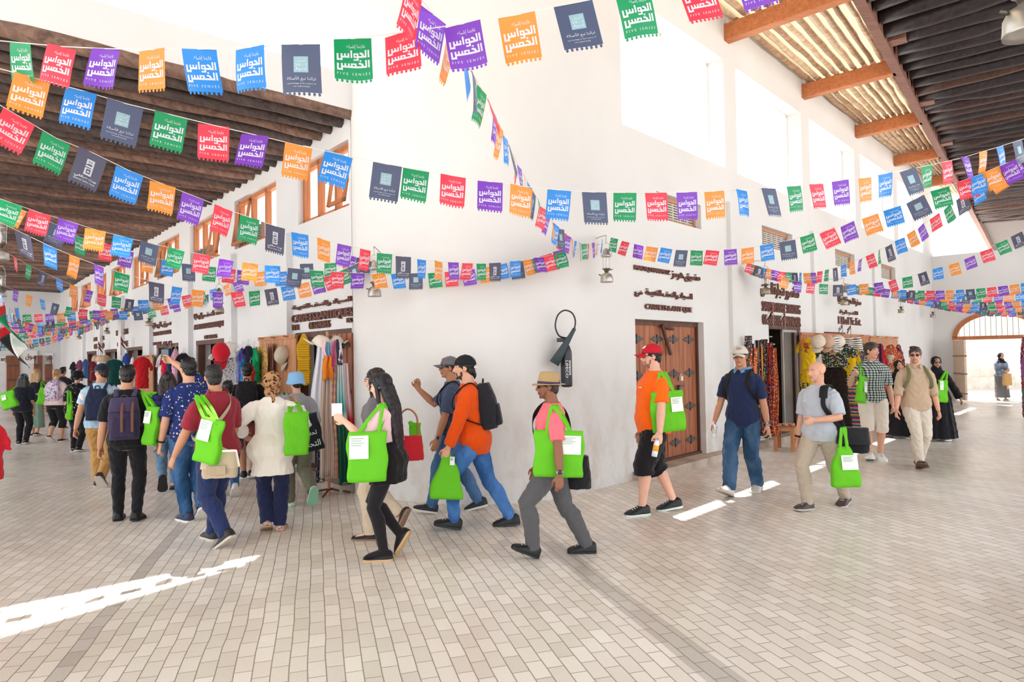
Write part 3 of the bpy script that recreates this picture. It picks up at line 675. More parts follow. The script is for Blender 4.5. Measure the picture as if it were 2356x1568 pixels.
    if top:
        m, slv, hem, lo = top[:4]; fl_ = top[4] if len(top) > 4 else 0.; nk = top[5] if len(top) > 5 else .842; X = MB(); torso(X, hem, nk, lo+.006, fl_, .025, .01, (.024 if abs(feet[0][0]-feet[1][0]) > .45 else .018) if hem < .56 else -.016)
        for i in (0, 1):
            s, e, w = sh[i], elb[i], wri[i]; pts = [s.lerp(e, .08), s.lerp(e, .35), s.lerp(e, .75), e, e.lerp(w, .35), e.lerp(w, .75), w]; ra = [x*H*gl+lo+a for x, a in zip((.029, .033, .03, .027, .027, .024, .02), (.0, .003, .005, .004, .002, .002, .0))]
            tot = (slv*3 if slv <= 1 else 3+(slv-1)*3); j = min(int(tot), 5); t = tot-j
            pts, ra = pts[:j+1]+[pts[j].lerp(pts[j+1], t)], ra[:j+1]+[(ra[j]+(ra[j+1]-ra[j])*t)+.002]
            inn = s.lerp(T(0, -.006, .785), .45); X.tube([inn, s-V((0, 0, .004*H))]+pts, [.024*H+lo*.5+.004, .024*H+lo*.6+.006]+ra, 14)
        solid(top[6] if len(top) > 6 else 'shirt', remesh(X, vox, 2, (.004, 24, H*11)), m, root)
    if shoes:
        for i in (0, 1):
            FM = foot[i][1]; X = MB(); X.smooth = True; rr = []; so = []
            for y, w, h in ((-.047, .012, .042), (-.043, .02, .05), (-.03, .027, .06), (-.005, .03, .066), (.02, .03, .054), (.045, .033, .042), (.07, .036, .034), (.092, .033, .027), (.106, .022, .021), (.111, .01, .015)):
                if not top or shoes == 'flat': pass
                hgt = h*(.62 if female else 1.0); q = [(w*1.02, .006), (w*1.05, .016), (w*.9, hgt*.7), (w*.55, hgt*.97), (0, hgt), (-w*.55, hgt*.97), (-w*.9, hgt*.7), (-w*1.05, .016), (-w*1.02, .006)]
                rr.append([FM @ V((a*H, y*H, max(b, .006)*H)) for a, b in q]); so.append((y, w))
            X.rings(rr); sc = shoes if not isinstance(shoes, str) else M('shoe '+shoes, shoes, .5, .4, var=.15, scale=60)
            so_ = X.build('shoe', sc, root)
            X = MB(); pl = [(w*1.08*H, y*H) for y, w in so]+[(-w*1.08*H, y*H) for y, w in reversed(so)]; X.prism(pl, -.002, .011*H, FM); X.build('sole', M('sole '+sole, sole, .7), so_)
            if not female:
                X = MB()
                for k in range(4): y = (.022+k*.014)*H; z = (.058-k*.0062)*H; X.tube([FM @ V((-.014*H, y, z-.004*H)), FM @ V((0, y+.004*H, z+.001*H)), FM @ V((.014*H, y, z-.004*H))], .0022*H, 5)
                X.build('lace', M('lace', '#cfcac4' if sole != '#1c1c1c' else '#3c3c3e', .8), so_)
    # ---- hair and headgear
    HW = lambda mb, name, m, it=1, d=None, v=None: solid(name, remesh(mb, v or vox*.9, it, d), m, root)
    hm = hairm(hairc) if hairc else None
    if hair in ('short', 'crop', 'nape'):
        X = MB(); X.ell((0, -.085, .665), (.355, .435, .375), 18, 12, None, HM); X.ell((0, -.24, .42), (.285, .22, .3), 14, 8, None, HM)
        if hair == 'short': X.ell((0, .1, .92), (.26, .24, .12), 14, 8, None, HM); X.ell((.1, .0, .98), (.22, .3, .09), 14, 8, None, HM)
        if hair == 'nape': X.tube([(0, -.36, .42), (0, -.46, .2), (0, -.44, .02)], [.12, .08, .03], 8, HM)
        HW(X, 'hair', hm, 2, (.0025, 90, 1))
    elif hair in ('long', 'wavy', 'plait'):
        X = MB(); X.ell((0, -.09, .665), (.37, .45, .385), 18, 12, None, HM); lg = extra[0] if extra and not isinstance(extra[0], tuple) else 1.5
        for s in (-1, 0, 1):
            X.tube([HM @ V((s*.16, -.22-.02*(s == 0), .75)), HM @ V((s*.26, -.28, .4)), HM @ V((s*.3, -.36, .0)), HM @ V((s*.3, -.46, -.4)), HM @ V((s*.24, -.44, -.4-lg*.5)), HM @ V((s*.12, -.42, -.4-lg))], [.2*hh, .25*hh, .24*hh, .23*hh, .2*hh, .07*hh], 12, None, ((1, 0, 0), .75), round_ends=True)
        for s in (-1, 1): X.tube([(s*.27, .06, .72), (s*.33, .04, .4), (s*.34, .02, .05), (s*.36, .0, -.35)], [.1, .1, .1, .05], 8, HM, round_ends=True)
        HW(X, 'hair', hm, 2, (.006 if hair == 'wavy' else .002, 45, 2))
    elif hair == 'tail':
        X = MB(); X.ell((0, -.09, .665), (.36, .44, .38), 18, 12, None, HM); X.ell((0, -.42, .85), (.14, .14, .14), 10, 8, None, HM); X.tube([(0, -.45, .85), (0, -.6, .6), (0, -.55, .25)], [.1, .1, .05], 8, HM, round_ends=True); HW(X, 'hair', hm, 1, (.004, 90, 1))
    for ex in extra:
        if not isinstance(ex, tuple): continue
        kind = ex[0]
        if kind in ('cap', 'capback'):
            Q = HM @ Matrix.Rotation(R(180 if kind == 'capback' else 0), 4, 'Z') @ Matrix.Translation((0, 0, .04)); X = MB(); X.smooth = True; c = -.05 if kind == 'cap' else .06; rr = []
            for j in range(9):
                a = j/8*math.pi/2; rr.append([V((.4*math.cos(a)*math.cos(2*math.pi*k/20), c+.475*math.cos(a)*math.sin(2*math.pi*k/20), .6+.43*math.sin(a)*.999)) for k in range(20)])
            X.rings(rr, True, Q); o = X.build('cap', ex[1], root)
            X = MB(); X.smooth = True
            X.sheet(lambda u, v: (.33*(2*u-1)*(1-.25*v*v), c+.36+(.38 if kind == 'cap' else .22)*v*(1-.45*(2*u-1)**2)+.08*(1-abs(2*u-1)), .60-.10*(2*u-1)**2-.09*v+.03*v*(1-(2*u-1)**2)), 10, 6, .025, Q); X.build('brim', ex[2], o)
            if len(ex) > 3: X = MB(); X.sheet(lambda u, v: (.12*(2*u-1), c+.475*math.cos(.5+.35*v)+.015-.05*(2*u-1)**2, .6+.43*math.sin(.5+.35*v)), 4, 3, .01, Q); X.build('badge', ex[3], o)
            X = MB(); X.ell((0, c, 1.03), (.03, .03, .02), 8, 5, None, Q); X.build('button', ex[1], o)
        elif kind == 'fedora':
            Q = HM @ Matrix.Translation((0, -.05, .58)) @ Matrix.Rotation(R(4), 4, 'X'); X = MB(); X.smooth = True
            prof = [(.42, 0), (.415, .1), (.4, .25), (.375, .42), (.34, .5), (.25, .5), (.12, .46), (.02, .45)]
            X.rings([[V((r*math.cos(2*math.pi*k/24)*.92, r*1.08*math.sin(2*math.pi*k/24), z*(1+.04*math.cos(4*math.pi*k/24)))) for k in range(24)] for r, z in prof], True, Q); o = X.build('hat', ex[1], root)
            X = MB(); X.smooth = True; X.rings([[V((r*math.cos(2*math.pi*k/24), r*1.1*math.sin(2*math.pi*k/24), z+(-.05*math.sin(2*math.pi*k/24) if r > .5 else 0)+.03*abs(math.cos(2*math.pi*k/24))*(r > .5))) for k in range(24)] for r, z in ((.4, .03), (.52, .0), (.62, .01), (.62, -.02), (.52, -.03), (.4, 0))], True, Q); X.build('brim', ex[1], o)
            X = MB(); X.smooth = True; X.rings([[V((r*.92*math.cos(2*math.pi*k/24), r*1.08*math.sin(2*math.pi*k/24), z)) for k in range(24)] for r, z in ((.43, .02), (.432, .09), (.425, .12), (.40, .12), (.40, .02))], True, Q); X.build('hat_band', ex[2], o)
        elif kind == 'bucket':
            Q = HM @ Matrix.Translation((0, -.05, .5)); X = MB(); X.smooth = True; rim = ex[2]
            X.rings([[V((r*math.cos(2*math.pi*k/24), r*1.1*math.sin(2*math.pi*k/24), z+.03*math.sin(6*math.pi*k/24)*(r > .5))) for k in range(24)] for r, z in ((.4, .1), (rim, -.12), (rim, -.09), (.45, .13), (.43, .35), (.36, .52), (.2, .57), (.03, .58))], True, Q); X.build('hat', ex[1], root)
        elif kind == 'hijab':
            X = MB(); X.ell((0, -.13, .6), (.42, .47, .47), 18, 12, None, HM); X.ell((0, -.08, .08), (.36, .36, .3), 16, 8, None, HM)
            if len(ex) < 3: X.rings([[T(p.x, p.y, p.z) for p in se((0, .0, z), a, b_, 24)] for z, a, b_ in ((.755, .1, .075), (.79, .11, .073), (.815, .09, .065), (.845, .055, .055), (.87, .05, .05))])
            if len(ex) > 2: X.tube([(0, -.5, .15), (.03, -.55, -.1), (0, -.56, -.5)], [.12, .1, .05], 8, HM, round_ends=True)
            HW(X, 'headscarf', ex[1], 2, (.005, 40, 3))
        elif kind == 'glasses':
            X = MB(); dk = ex[1]
            for s in (-1, 1):
                X.m = 0; X.tube([(s*.125+.1*math.cos(2*math.pi*k/12), .40-.03*abs(math.cos(2*math.pi*k/12)), .5+.07*math.sin(2*math.pi*k/12)) for k in range(13)], .012, 5, HM); X.tube([(s*.22, .37, .52), (s*.33, .2, .53), (s*.345, -.06, .5)], .013, 5, HM)
                if dk: X.m = 1; X.ell((s*.125, .385, .5), (.1, .022, .072), 12, 6, None, HM)
            X.m = 0; X.tube([(-.03, .43, .52), (.03, .43, .52)], .012, 5, HM)
            X.build('sunglasses' if dk else 'glasses', [M('spectacle_frame', ex[2] if len(ex) > 2 else '#1b1a1c', .3, .5), M('dark_lens', '#141316', .1, .6)], root)
        elif kind == 'collar':
            X = MB(); X.smooth = True
            for s in (-1, 1): X.sheet(lambda u, v: T(s*(.01+.04*u*(1-.15*v)+.012*v), .045-.085*u*u+.012*v*(1-u), .835+.022*u-.022*v+.004), 6, 3, .006 if s < 0 else -.006)
            X.build('collar', ex[1], root)
        elif kind == 'watch':
            i = ex[1]; w, e = wri[i], elb[i]; d = (w-e).normalized(); X = MB(); X.tube([w-d*.03, w-d*.012], .0215*H*gl, 14); ob = X.build('watch', ex[2], root)
            X = MB(); c = w-d*.021+(V(((-1, 1)[i], 0, 0))-d*d.x*(-1, 1)[i]).normalized()*.021*H; X.ell(c, (.012, .02, .02), 10, 6); X.build('watch_face', M('watch_face', '#2a2a2c', .2, .5), ob)
        elif kind == 'abaya':                          # loose robe from the shoulders to the ankles
            X = MB(); torso(X, .5, .845, .02, 0., .03, .015); am = max(abs(f[0].y) for f in foot); rr = []; my = (foot[0][0].y+foot[1][0].y)/2
            for j in range(12):
                t = j/11; z = .62+(.035-.62)*t; _, hw, hd, yo = rowat(rows, max(z, .53)); sp = max(0, .55-z)
                rr.append([T(0, 0, .5)+V((p.x*H, p.y*H+my*sp*1.5, (z-.5)*H)) for p in [V((q.x*(1+.06*math.sin(k*1.9)), q.y*(1+.07*math.sin(k*2.3+1)), 0)) for k, q in enumerate(se((0, yo, 0), hw+.026+.07*t, hd+.045+.05*t+am*.9*sp/H, 32))]])
            X.rings(rr)
            for i in (0, 1):
                s, e, w = sh[i], elb[i], wri[i]; X.tube([s.lerp(T(0, 0, .8), .45), s, s.lerp(e, .5), e, e.lerp(w, .6), w], [.04*H, .04*H, .04*H, .04*H, .042*H, .045*H], 14)
            solid('abaya', remesh(X, vox, 2, (.005, 20, 2)), ex[1], root)
        elif kind == 'cuff':                           # rolled sleeve ends or other rings round a limb: (kind, arm index, from, to, extra radius, material)
            _, i, a, b, r, m = ex; e, w = elb[i], wri[i]; X = MB(); X.smooth = True; X.tube([e.lerp(w, a), e.lerp(w, b)], .027*H*gl+r, 14); X.build('rolled_cuff', m, root)
        elif kind == 'print':                          # mark on the chest or back: (kind, material, x, z, w, h, text, side)
            _, m, x, z, w, h, s, sdv = ex; X = MB(); _, hw, hd, yo = rowat(rows, z); yy = yo+sdv*(hd+.02)
            Q = P['TM'].copy(); Q = TM @ Matrix.Translation((x*H, yy*H, z*H)) @ Matrix.Rotation(R(180 if sdv > 0 else 0), 4, 'Z') @ TXT
            put_text(X, s, 0, 0, w, h, .004, .0, Q); X.build('chest_print', m, root)
    return P
def hand(B, w, d, sd, H, curl, P, i):
    fd = d.normalized(); inw = V((-sd, 0, 0)); inw = (inw-fd*inw.dot(fd)); inw = inw.normalized() if inw.length > .1 else V((0, -1, 0)); th = (fd.cross(inw)*sd); 
    # inw: the way the palm looks, th: the way the thumb points (forward for a hanging hand)
    if th.y < 0 and abs(fd.z) > .4: th = -th
    k = H/1.75; pc = w+fd*.048*k
    B.tube([w-fd*.01*k, w+fd*.02*k, w+fd*.055*k, w+fd*.088*k], [.024*k, .034*k, .041*k, .039*k], 12, None, (th, .42), round_ends=True)
    for j, (off, ln, r) in enumerate(((.03, .074, .0092), (.010, .082, .0096), (-.011, .077, .0092), (-.030, .060, .0082))):
        p = w+fd*(.083-.006*abs(j-1))*k+th*off*k; dirn = (fd+th*off*1.6).normalized(); pts = [p-fd*.012*k, p]; a = 0
        for seg in (.42, .32, .26):
            a += R(curl*(1.0+.15*j)); pts.append(pts[-1]+(dirn*math.cos(a)+inw*math.sin(a))*ln*seg*k)
        B.tube(pts, [r*k*x for x in (1.05, 1.05, 1., .92, .75)], 8, round_ends=True)
    p = w+fd*.025*k+th*.026*k+inw*.006*k; q = p+(fd*.6+th*.75+inw*.25).normalized()*.036*k; q2 = q+(fd*.95+th*.2+inw*.45).normalized()*.03*k; q3 = q2+(fd*.9+inw*.5-th*.1).normalized()*.022*k
    B.tube([p-fd*.012*k, p, q, q2, q3], [x*k for x in (.014, .0145, .0118, .0105, .008)], 8, round_ends=True)
    P.setdefault('palm', {})[i] = P['M'] @ (w+fd*.07*k+inw*.02*k); P.setdefault('tip', {})[i] = P['M'] @ (w+fd*.14*k)
# ================================================================== bags and what people carry
GREEN = NT('green_bag_cloth')
def _green():
    t = GREEN; n = t.n('ShaderNodeTexNoise', i_Scale=9., i_Detail=3., i_Distortion=.8); t.l(t.coord((1, 1, .6)), n.inputs['Vector']); t.bump(n.outputs[0], .5, .03)
    t.b.inputs['Transmission Weight'].default_value = 0; return fin(t, '#66c026', .75, .2)
GREEN = _green(); CARD = M('label_card', '#eef2ec', .7)
def ribbon(mb, pts, w, th, nrm=None):
    p = catmull(pts, 5); mb.tube(p, w/2, 8, None, (nrm, th/w) if nrm is not None else None); return mb
def wrinkle(p, s, a=.008): return V(p)+V((math.sin(p[2]*23+s)*a, math.cos(p[0]*19+p[2]*31+s)*a, 0))
def tote(label, c, face, w, h, d, anchor, card=(.1, .62, .42, .4), tilt=0, mat=None, hang='shoulder', pinch=0., lines=True, group='green tote bags of the walkers', cardmat=None):
    # c: world point at the middle of the bag's bottom; face: heading its front looks at; anchor: list of two world points for the two handles
    root = empty('tote_bag', c, R(face+180)); tag(root, label, 'bag', group)       # local -y is the front
    root.rotation_euler = (0, R(tilt), R(face+180)); bpy.context.view_layer.update(); Mi = (Matrix.Translation(c) @ root.rotation_euler.to_matrix().to_4x4()).inverted(); mat = mat or GREEN
    B = MB(); B.smooth = True; rr = []; s = c[0]*7 if hasattr(c, '__getitem__') else 1
    for j in range(13):
        t = j/12; z = h*t; dd = d*(.9-.72*t**1.3)/2+.006; ww = (w/2)*(1.0-.03*t+.02*math.sin(t*6+s))*(1-pinch*t*t)
        if j == 0: ww *= .96; dd *= .9
        q = se((0, 0, z), ww, dd, 36, 5 if t < .7 else 4); rr.append([wrinkle(p, s, .006+.004*t) for p in q])
    B.rings(rr); B.build('bag_body', mat, root)
    tw = w*(1-pinch)*.25
    for yy, an in zip((-d*.12-.004, d*.12+.004), anchor):
        up = Mi @ V(an); X = MB()
        for sx in (-1, 1):
            q = V((sx*tw, yy, h-.04)); mid = q.lerp(up, .5)+V((sx*.012, -.006 if yy < 0 else .006, 0)); X.tube(catmull([q, q.lerp(up, .2)+V((sx*.008, 0, 0)), mid, up+V((sx*.012, 0, -.01)), up+V((-sx*.004, 0, .004))], 4), .015, 8, None, ((1, 0, 0), .22))
        X.build('handle', mat, root)
    if card:
        u0, v0, cw, ch = card; X = MB(); rr = []
        def F(u, v):
            x = w*(u0-.5+cw*u)*1.0; z = h*(v0+ch*(v-.5)); t = z/h; dd = d*(.9-.72*t**1.3)/2+.006
            return V((x, -dd*1.0-.014, z))
        X.sheet(F, 6, 6, .004); X.build('label_card', cardmat or CARD, root)
        if lines and not cardmat:
            X = MB()
            for k in range(4):
                v = .88-.1*k; p0, p1 = F(.1, v), F(.75-.12*(k % 2), v); X.box((p0.x, p0.y-.003, p0.z-.004), (p1.x, p0.y-.001, p0.z+.003))
            X.build('printed_lines', M('print_grey', '#a9c2ae', .8), root)
    return root
def lp(P, x, y, z): return P['M'] @ P['T'](x, y, z)
def backpack(P, label, mat, w=.3, h=.46, d=.17, z=.69, pocket=None, flap=None, strapm=None, extra=None, group=None, drop=0):
    H = P['H']; root = empty('backpack'); root.matrix_world = P['TM'] @ Matrix.Translation((0, -(.046*H+d/2-.012), z*H)); tag(root, label, 'backpack', group)
    B = MB()
    for (x, y, zz, a, b, c) in ((0, 0, 0, w/2, d/2, h/2),):
        B.rings([[V(p) for p in se((0, -.012*(1-abs(t)), t*h/2), w/2*(1-.32*max(0, t)**2.2-.07*max(0, -t)**3), d/2*(1-.45*max(0, t)**2-.12*max(0, -t)**2), 28, 3.2)] for t in [-1, -.96, -.85, -.6, -.3, 0, .3, .55, .75, .9, .98, 1]])
    solid('pack', remesh(B, .008, 3, (.004, 24, 2)), mat, root)
    X = MB(); X.rings([[V(p) for p in se((0, -d/2-.008, -h*.5+.03+t*h*.45), w*.39*(1-.1*t), .035*(1-.3*t*t), 20, 3.5)] for t in (0, .05, .2, .5, .8, .95, 1)])
    solid('front_pocket', remesh(X, .008, 2), pocket or mat, root)
    X = MB(); X.tube(catmull([(-.03, .01, h/2-.02), (-.025, .0, h/2+.035), (.025, 0, h/2+.035), (.03, .01, h/2-.02)], 4), .008, 8); X.build('grab_handle', strapm or mat, root)
    if flap:
        X = MB(); X.rings([[V(p) for p in se((0, -.02, h*.2+t*h*.34), w*.5*(1-.18*t), d*.55*(1-.3*t), 24, 3)] for t in (0, .08, .5, .9, 1)]); solid('flap', remesh(X, .008, 2), flap, root)
    if extra:
        X = MB()
        for x in extra[1]: X.tube(catmull([(x, -d/2-.005, h*.42), (x, -d/2-.055, h*.2), (x, -d/2-.06, -.02), (x, -d/2-.055, -h*.3)], 4), .014, 8, None, ((1, 0, 0), .3))
        X.build('buckle_strap', extra[0], root)
    Ri = root.matrix_world.inverted(); T = P['T']
    for s in (-1, 1):
        X = MB(); pts = [T(s*.05, -.07, .79), T(s*.055, -.03, .834), T(s*.062, .022, .818), T(s*.072, .062, .775), T(s*.08, .075, .72), T(s*.098, .04, .66), T(s*.09, -.03, .62), T(s*.07, -.07, .60)]
        pts = [P['M'] @ (p+V((0, .004 if k > 1 else 0, .012 if k < 3 else 0))+V((s*.012 if 3 < k < 7 else 0, .016 if 2 < k < 5 else 0, 0))) for k, p in enumerate(pts)]
        ribbon(X, [Ri @ p for p in pts], .05, .012, (1, 0, 0)); X.build('shoulder_strap', strapm or mat, root)
    return root
def strap_across(P, side, bagpt, mat, parent, w=.035):  # strap over the shoulder `side` (-1/+1) down to a bag on the other hip
    T = P['T']; M4 = parent.matrix_world.inverted() @ P['M']; bp = P['M'].inverted() @ V(bagpt); X = MB()
    pts = [bp, T(-side*.098, .05, .60), T(-side*.03, .085, .68), T(side*.03, .078, .76), T(side*.052, .03, .822), T(side*.05, -.02, .838), T(side*.03, -.075, .77), T(-side*.04, -.085, .68), T(-side*.1, -.05, .6), bp]
    c = T(0, 0, .7)
    pts = [p+(V((p.x-c.x, p.y-c.y, 0)).normalized()*.024 if 0 < k < 9 else V()) for k, p in enumerate(pts)]
    ribbon(X, [M4 @ p for p in pts], w, .006, (0, 0, 1)); X.build('strap', mat, parent)
def pouch(name, label, cat, c, heading, w, h, d, mat, flap=None, p=3., pw=1., top=.85, group=None):   # soft bag hung with its bottom at c
    root = empty(name, c, R(heading)); tag(root, label, cat, group); B = MB()
    B.rings([[V(q) for q in se((0, 0, h*t), w/2*(1-(1-top)*t)*(1-.1*(1-t)**6), d/2*(1-.5*t**2)*(1-.15*(1-t)**5), 28, p)] for t in (0, .04, .15, .35, .6, .8, .94, 1)])
    solid('bag_body', remesh(B, .008, 3, (.004, 26, c[0])), mat, root)
    if flap:
        X = MB(); X.rings([[V(q) for q in se((0, .012, h*(.35+.67*t)), w/2*(1-(1-top)*t)*1.03, d/2*(1-.42*t**2)*1.08+.012, 28, p)] for t in (0, .06, .5, .9, 1)]); solid('flap', remesh(X, .008, 2), flap, root)
    bpy.context.view_layer.update(); return root

def strap_down(P, side, bagpt, mat, parent, w=.05):      # strap hung straight down from one shoulder
    T = P['T']; M4 = parent.matrix_world.inverted() @ P['M']; bp = P['M'].inverted() @ V(bagpt); X = MB(); s = side
    f = [T(s*.062, -.03, .825), T(s*.066, .03, .815), T(s*.078, .07, .765), T(s*.086, .075, .70)]
    f = [p+V((0, .022 if k else 0, .022 if k < 2 else 0)) for k, p in enumerate(f)]; b = [T(s*.062, -.03, .825)+V((0, 0, .022)), T(s*.075, -.085, .76), T(s*.095, -.085, .66)]
    ribbon(X, [M4 @ p for p in f+[bp.lerp(f[-1], .4), bp]], w, .008, (1, .2, 0)); ribbon(X, [M4 @ p for p in b+[bp]], w*.8, .008, (1, .2, 0)); X.build('strap', mat, parent)
    X = MB(); ribbon(X, [M4 @ p for p in f[:3]], w*1.7, .02, (1, .2, 0)); X.build('shoulder_pad', mat, parent)
K = cloth; JEAN = denim('#3f5f86'); JEAN_D = denim('#2f4a6b'); JEAN_L = denim('#5c7d9c'); BLK = K('#1c1b1e'); NAVY = K('#232c4a'); STEEL = M('steel', '#8c8c8f', .3, .5, .8); BLKSTRAP = M('black_webbing', '#1a1a1d', .7)
# ---- the line walking to the left past the corner
P = person('woman in pink blouse, black skirt and black tights holding a paper', (897, 1283), 84, 1.63, [(.035, .06, 0, 0), (-.2, .06, .05, -58)], [(.1, .205, .745), (.1, .08, .52)], lean=3, female=True, hyaw=-8, hpitch=-8,
    top=(K('#f0c6cd'), .72, .6, .016, 0, .842, 'blouse'), bottom=('skirt', K('#1b191c'), .018, .41, .02), tights='#211e22', hair='long', hairc='#15121a', extra=(2.35, ('cuff', 0, -.68, -.62, .03, K('#f0c6cd'))), sk='#e6bba4', shoes='#121113', sole='#c9a67a', grip=(55, 20), elbow=((-.2, -.5, -1), None))
q = P['palm'][0]; c = empty('paper_slip', q+V((-.02, -.02, .02))); tag(c, 'small white paper slip held by the woman in the pink blouse', 'paper'); X = MB(); X.smooth = True; X.sheet(lambda u, v: (.09*(u-.5), .012*math.sin(3*u), .11*v), 6, 3, .002); X.build('sheet', M('paper', '#f2f1ec', .8), c)
X = MB(); lac = [P['T'](0, 0, .5)]; 
tote('green tote bag hanging from the shoulder of the woman in the pink blouse', at(846, 1106, 5.62), 188, .335, .415, .13, [P['sh'][0]+V((.0, -.03, .075)), P['sh'][0]+V((.03, .02, .075))], (.07, .7, .47, .46))
P = person('dark-haired woman in grey cardigan and khaki trousers behind the pink blouse', (880, 1238), 78, 1.67, [(.1, .06, 0, 0), (-.3, .06, .1, -62)], [(.12, .08, .5), (.12, .05, .5)], female=True, lean=4,
    top=(K('#6e6b70'), 1.8, .40, .02, .02, .842, 'cardigan'), bottom=('pants', K('#cbb9a2'), .014, 1), hair='wavy', hairc='#241a18', extra=(1.7, ('glasses', False)), sk='#dcae95', shoes='#221c1a', sole='#8d6f5c')
H_ = pouch('handbag', 'red handbag with a leopard scarf tied on it', 'handbag', at(940, 1058, 6.55), 8, .32, .24, .14, K('#b3202c'), None, 5, 1, .8)
X = MB(); X.tube(catmull([(-.09, 0, .22), (-.085, .0, .42), (0, 0, .5), (.085, 0, .42), (.09, 0, .22)], 5), .009, 8); X.build('handle', M('gold_handle', '#8f5a3a', .4, .5, .3), H_)
X = MB(); X.tube([(-.11, -.02, .46), (-.1, -.05, .34), (-.06, -.06, .22)], [.035, .04, .03], 10, None, ((1, 0, 0), .5), round_ends=True); X.build('scarf', floral('leopard_satin', '#b06a4b', ['#3c2220', '#6d3a2b'], 55, .3), H_)
tote('green tote bag half hidden behind the red handbag', at(957, 1040, 6.8), 190, .12, .3, .06, [at(945, 975, 6.8)+V((0, 0, .02))]*2, None)
P = person('man in grey cap and navy t-shirt gesturing with one raised hand', (1047, 1176), 92, 1.77, [(.28, .06, 0, 12), (-.3, .06, 0, -14)], [(.125, .1, .47), (.13, .24, .79)], lean=3, girth=1.02,
    top=(K('#3f4a63'), .8, .485, .014), bottom=('pants', JEAN, .016, 1), hair='crop', sk='#a9785a', extra=(('cap', K('#66666c'), K('#5c5c62'), M('cap_mark', '#b23a3f')), ('glasses', True), ('watch', 0, STEEL)), shoes='#20242c', sole='#d8d5cf', grip=(16, 42), hdir=(None, (0, .1, 1)), elbow=(None, (.3, .2, -1)), hyaw=8, hpitch=4)
backpack(P, 'black backpack on the man in the grey cap', BLKSTRAP, .28, .4, .13)
P = person('bearded man in orange sweatshirt with black cap worn backwards', (1095, 1213), 88, 1.82, [(.23, .06, 0, 12), (-.37, .06, 0, -6)], [(.13, .16, .42), (.13, .0, .46)], lean=7, girth=1.0, hyaw=6,
    top=(K('#dd4f0a'), 1.88, .44, .014, .006, .842, 'sweatshirt'), bottom=('pants', denim('#3d6aa5'), .012, 1), hair='nape', hairc='#141013', beard='#4a362d', sk='#d9a88c', extra=(('capback', M('cap_black', '#1b1c20', .8), M('cap_white_edge', '#d8d8da', .8), M('cap_print', '#8f9095', .8)),), shoes='#1f2023', sole='#3a3a3c', grip=(62, 20))
backpack(P, 'black backpack on the man in the orange sweatshirt', K('#26262b'), .31, .47, .2, .70, strapm=BLKSTRAP)
g = P['palm'][0]; tote('green bag bunched in the hand of the man in the orange sweatshirt', V((g.x+.0, g.y-.03, g.z-.42)), 190, .33, .4, .2, [g+V((-.01, 0, .03)), g+V((.02, 0, .03))], (.55, .93, .14, .2), 4, None, 'hand', .72)
P = person('man in straw hat and pink t-shirt with a watch', (1277, 1277), 93, 1.64, [(.23, .06, 0, 24), (-.3, .06, 0, 0)], [(.21, -.01, .46), (.13, .09, .44)], lean=2, girth=1.02, belly=.006, elbow=((-.8, -.7, -.3), None),
    top=(K('#f4727f'), .82, .49, .014), bottom=('pants', K('#59585b'), .017, 1), hair='crop', hairc='#2a2120', beard='#76503f', sk='#8f6048', extra=(('fedora', K('#b3966a'), K('#4c3f5a')), ('glasses', True), ('watch', 0, STEEL)), shoes='#1a1a1c', sole='#2b2b2d')
tote('green tote bag under the arm of the man in the straw hat', at(1284, 1096, 5.655), 184, .43, .39, .07, [P['sh'][0]+V((-.01, -.03, .07)), P['sh'][0]+V((.03, .03, .07))], (.46, .7, .46, .4), 3)
b = pouch('sling_bag', 'round black sling bag at the hip of the man in the straw hat', 'bag', at(1332, 1122, 5.98), 0, .24, .29, .2, K('#232226'), None, 2.1, 1, .75); strap_across(P, 1, at(1330, 1060, 5.95), BLKSTRAP, b, .045)
P = person('man in red cap and orange t-shirt with black shorts', (1508, 1178), 100, 1.86, [(.18, .07, 0, 0), (-.26, .07, 0, -8)], [(.235, .06, .46), (.14, .03, .45)], lean=-1, girth=1.08, belly=.012, elbow=((-1.2, -.25, 0), None),
    top=(K('#ff6a10'), .82, .475, .02), bottom=('shorts', BLK, .035, .6, .02), hair='crop', hairc='#1c1513', beard='#94705f', sk='#e0b098', extra=(('cap', M('red_felt', '#c2182b', .8), M('red_felt', '#c2182b', .8), M('cap_patch', '#efe6e6', .8)), ('glasses', False), ('print', M('white_ink', '#ffe4cf'), -.03, .745, .07, .014, 'Reebok', 1), ('cuff', 0, -.2, -.17, .0, skin('#e0b098'))), shoes='#1b1c1f', sole='#cfe0d6', grip=(60, 18), hyaw=-6)
tote('green tote bag on the shoulder of the man in the red cap', at(1540, 992, 7.125), 186, .37, .43, .06, [P['sh'][0]+V((-.01, -.02, .085)), P['sh'][0]+V((.05, .03, .085))], (.6, .66, .34, .36), -4)
def bottle(label, c, tilt, wat='#e8edf0', lab='#f0a52a'):
    r = empty('water_bottle', c); r.rotation_euler = (0, R(tilt), 0); tag(r, label, 'bottle'); X = MB(); X.smooth = True; X.lathe([(.005, -.1), (.03, -.1), (.031, -.06), (.029, -.02), (.031, .03), (.022, .06), (.012, .075)], 16); X.build('bottle_body', M('clear_plastic', wat, .15, .6), r)
    X = MB(); X.smooth = True; X.lathe([(.0125, .072), (.0125, .095), (.002, .096)], 12); X.build('bottle_cap', M('cap_violet', '#8d86c4', .5), r); X = MB(); X.smooth = True; X.lathe([(.0315, -.04), (.0315, -.02), (.031, .01), (.0312, .02)], 16); X.build('bottle_label', M('bottle_label_'+lab, lab, .5), r)
bottle('water bottle held by the man in the red cap', P['palm'][0]+V((-.03, -.03, -.07)), 12)
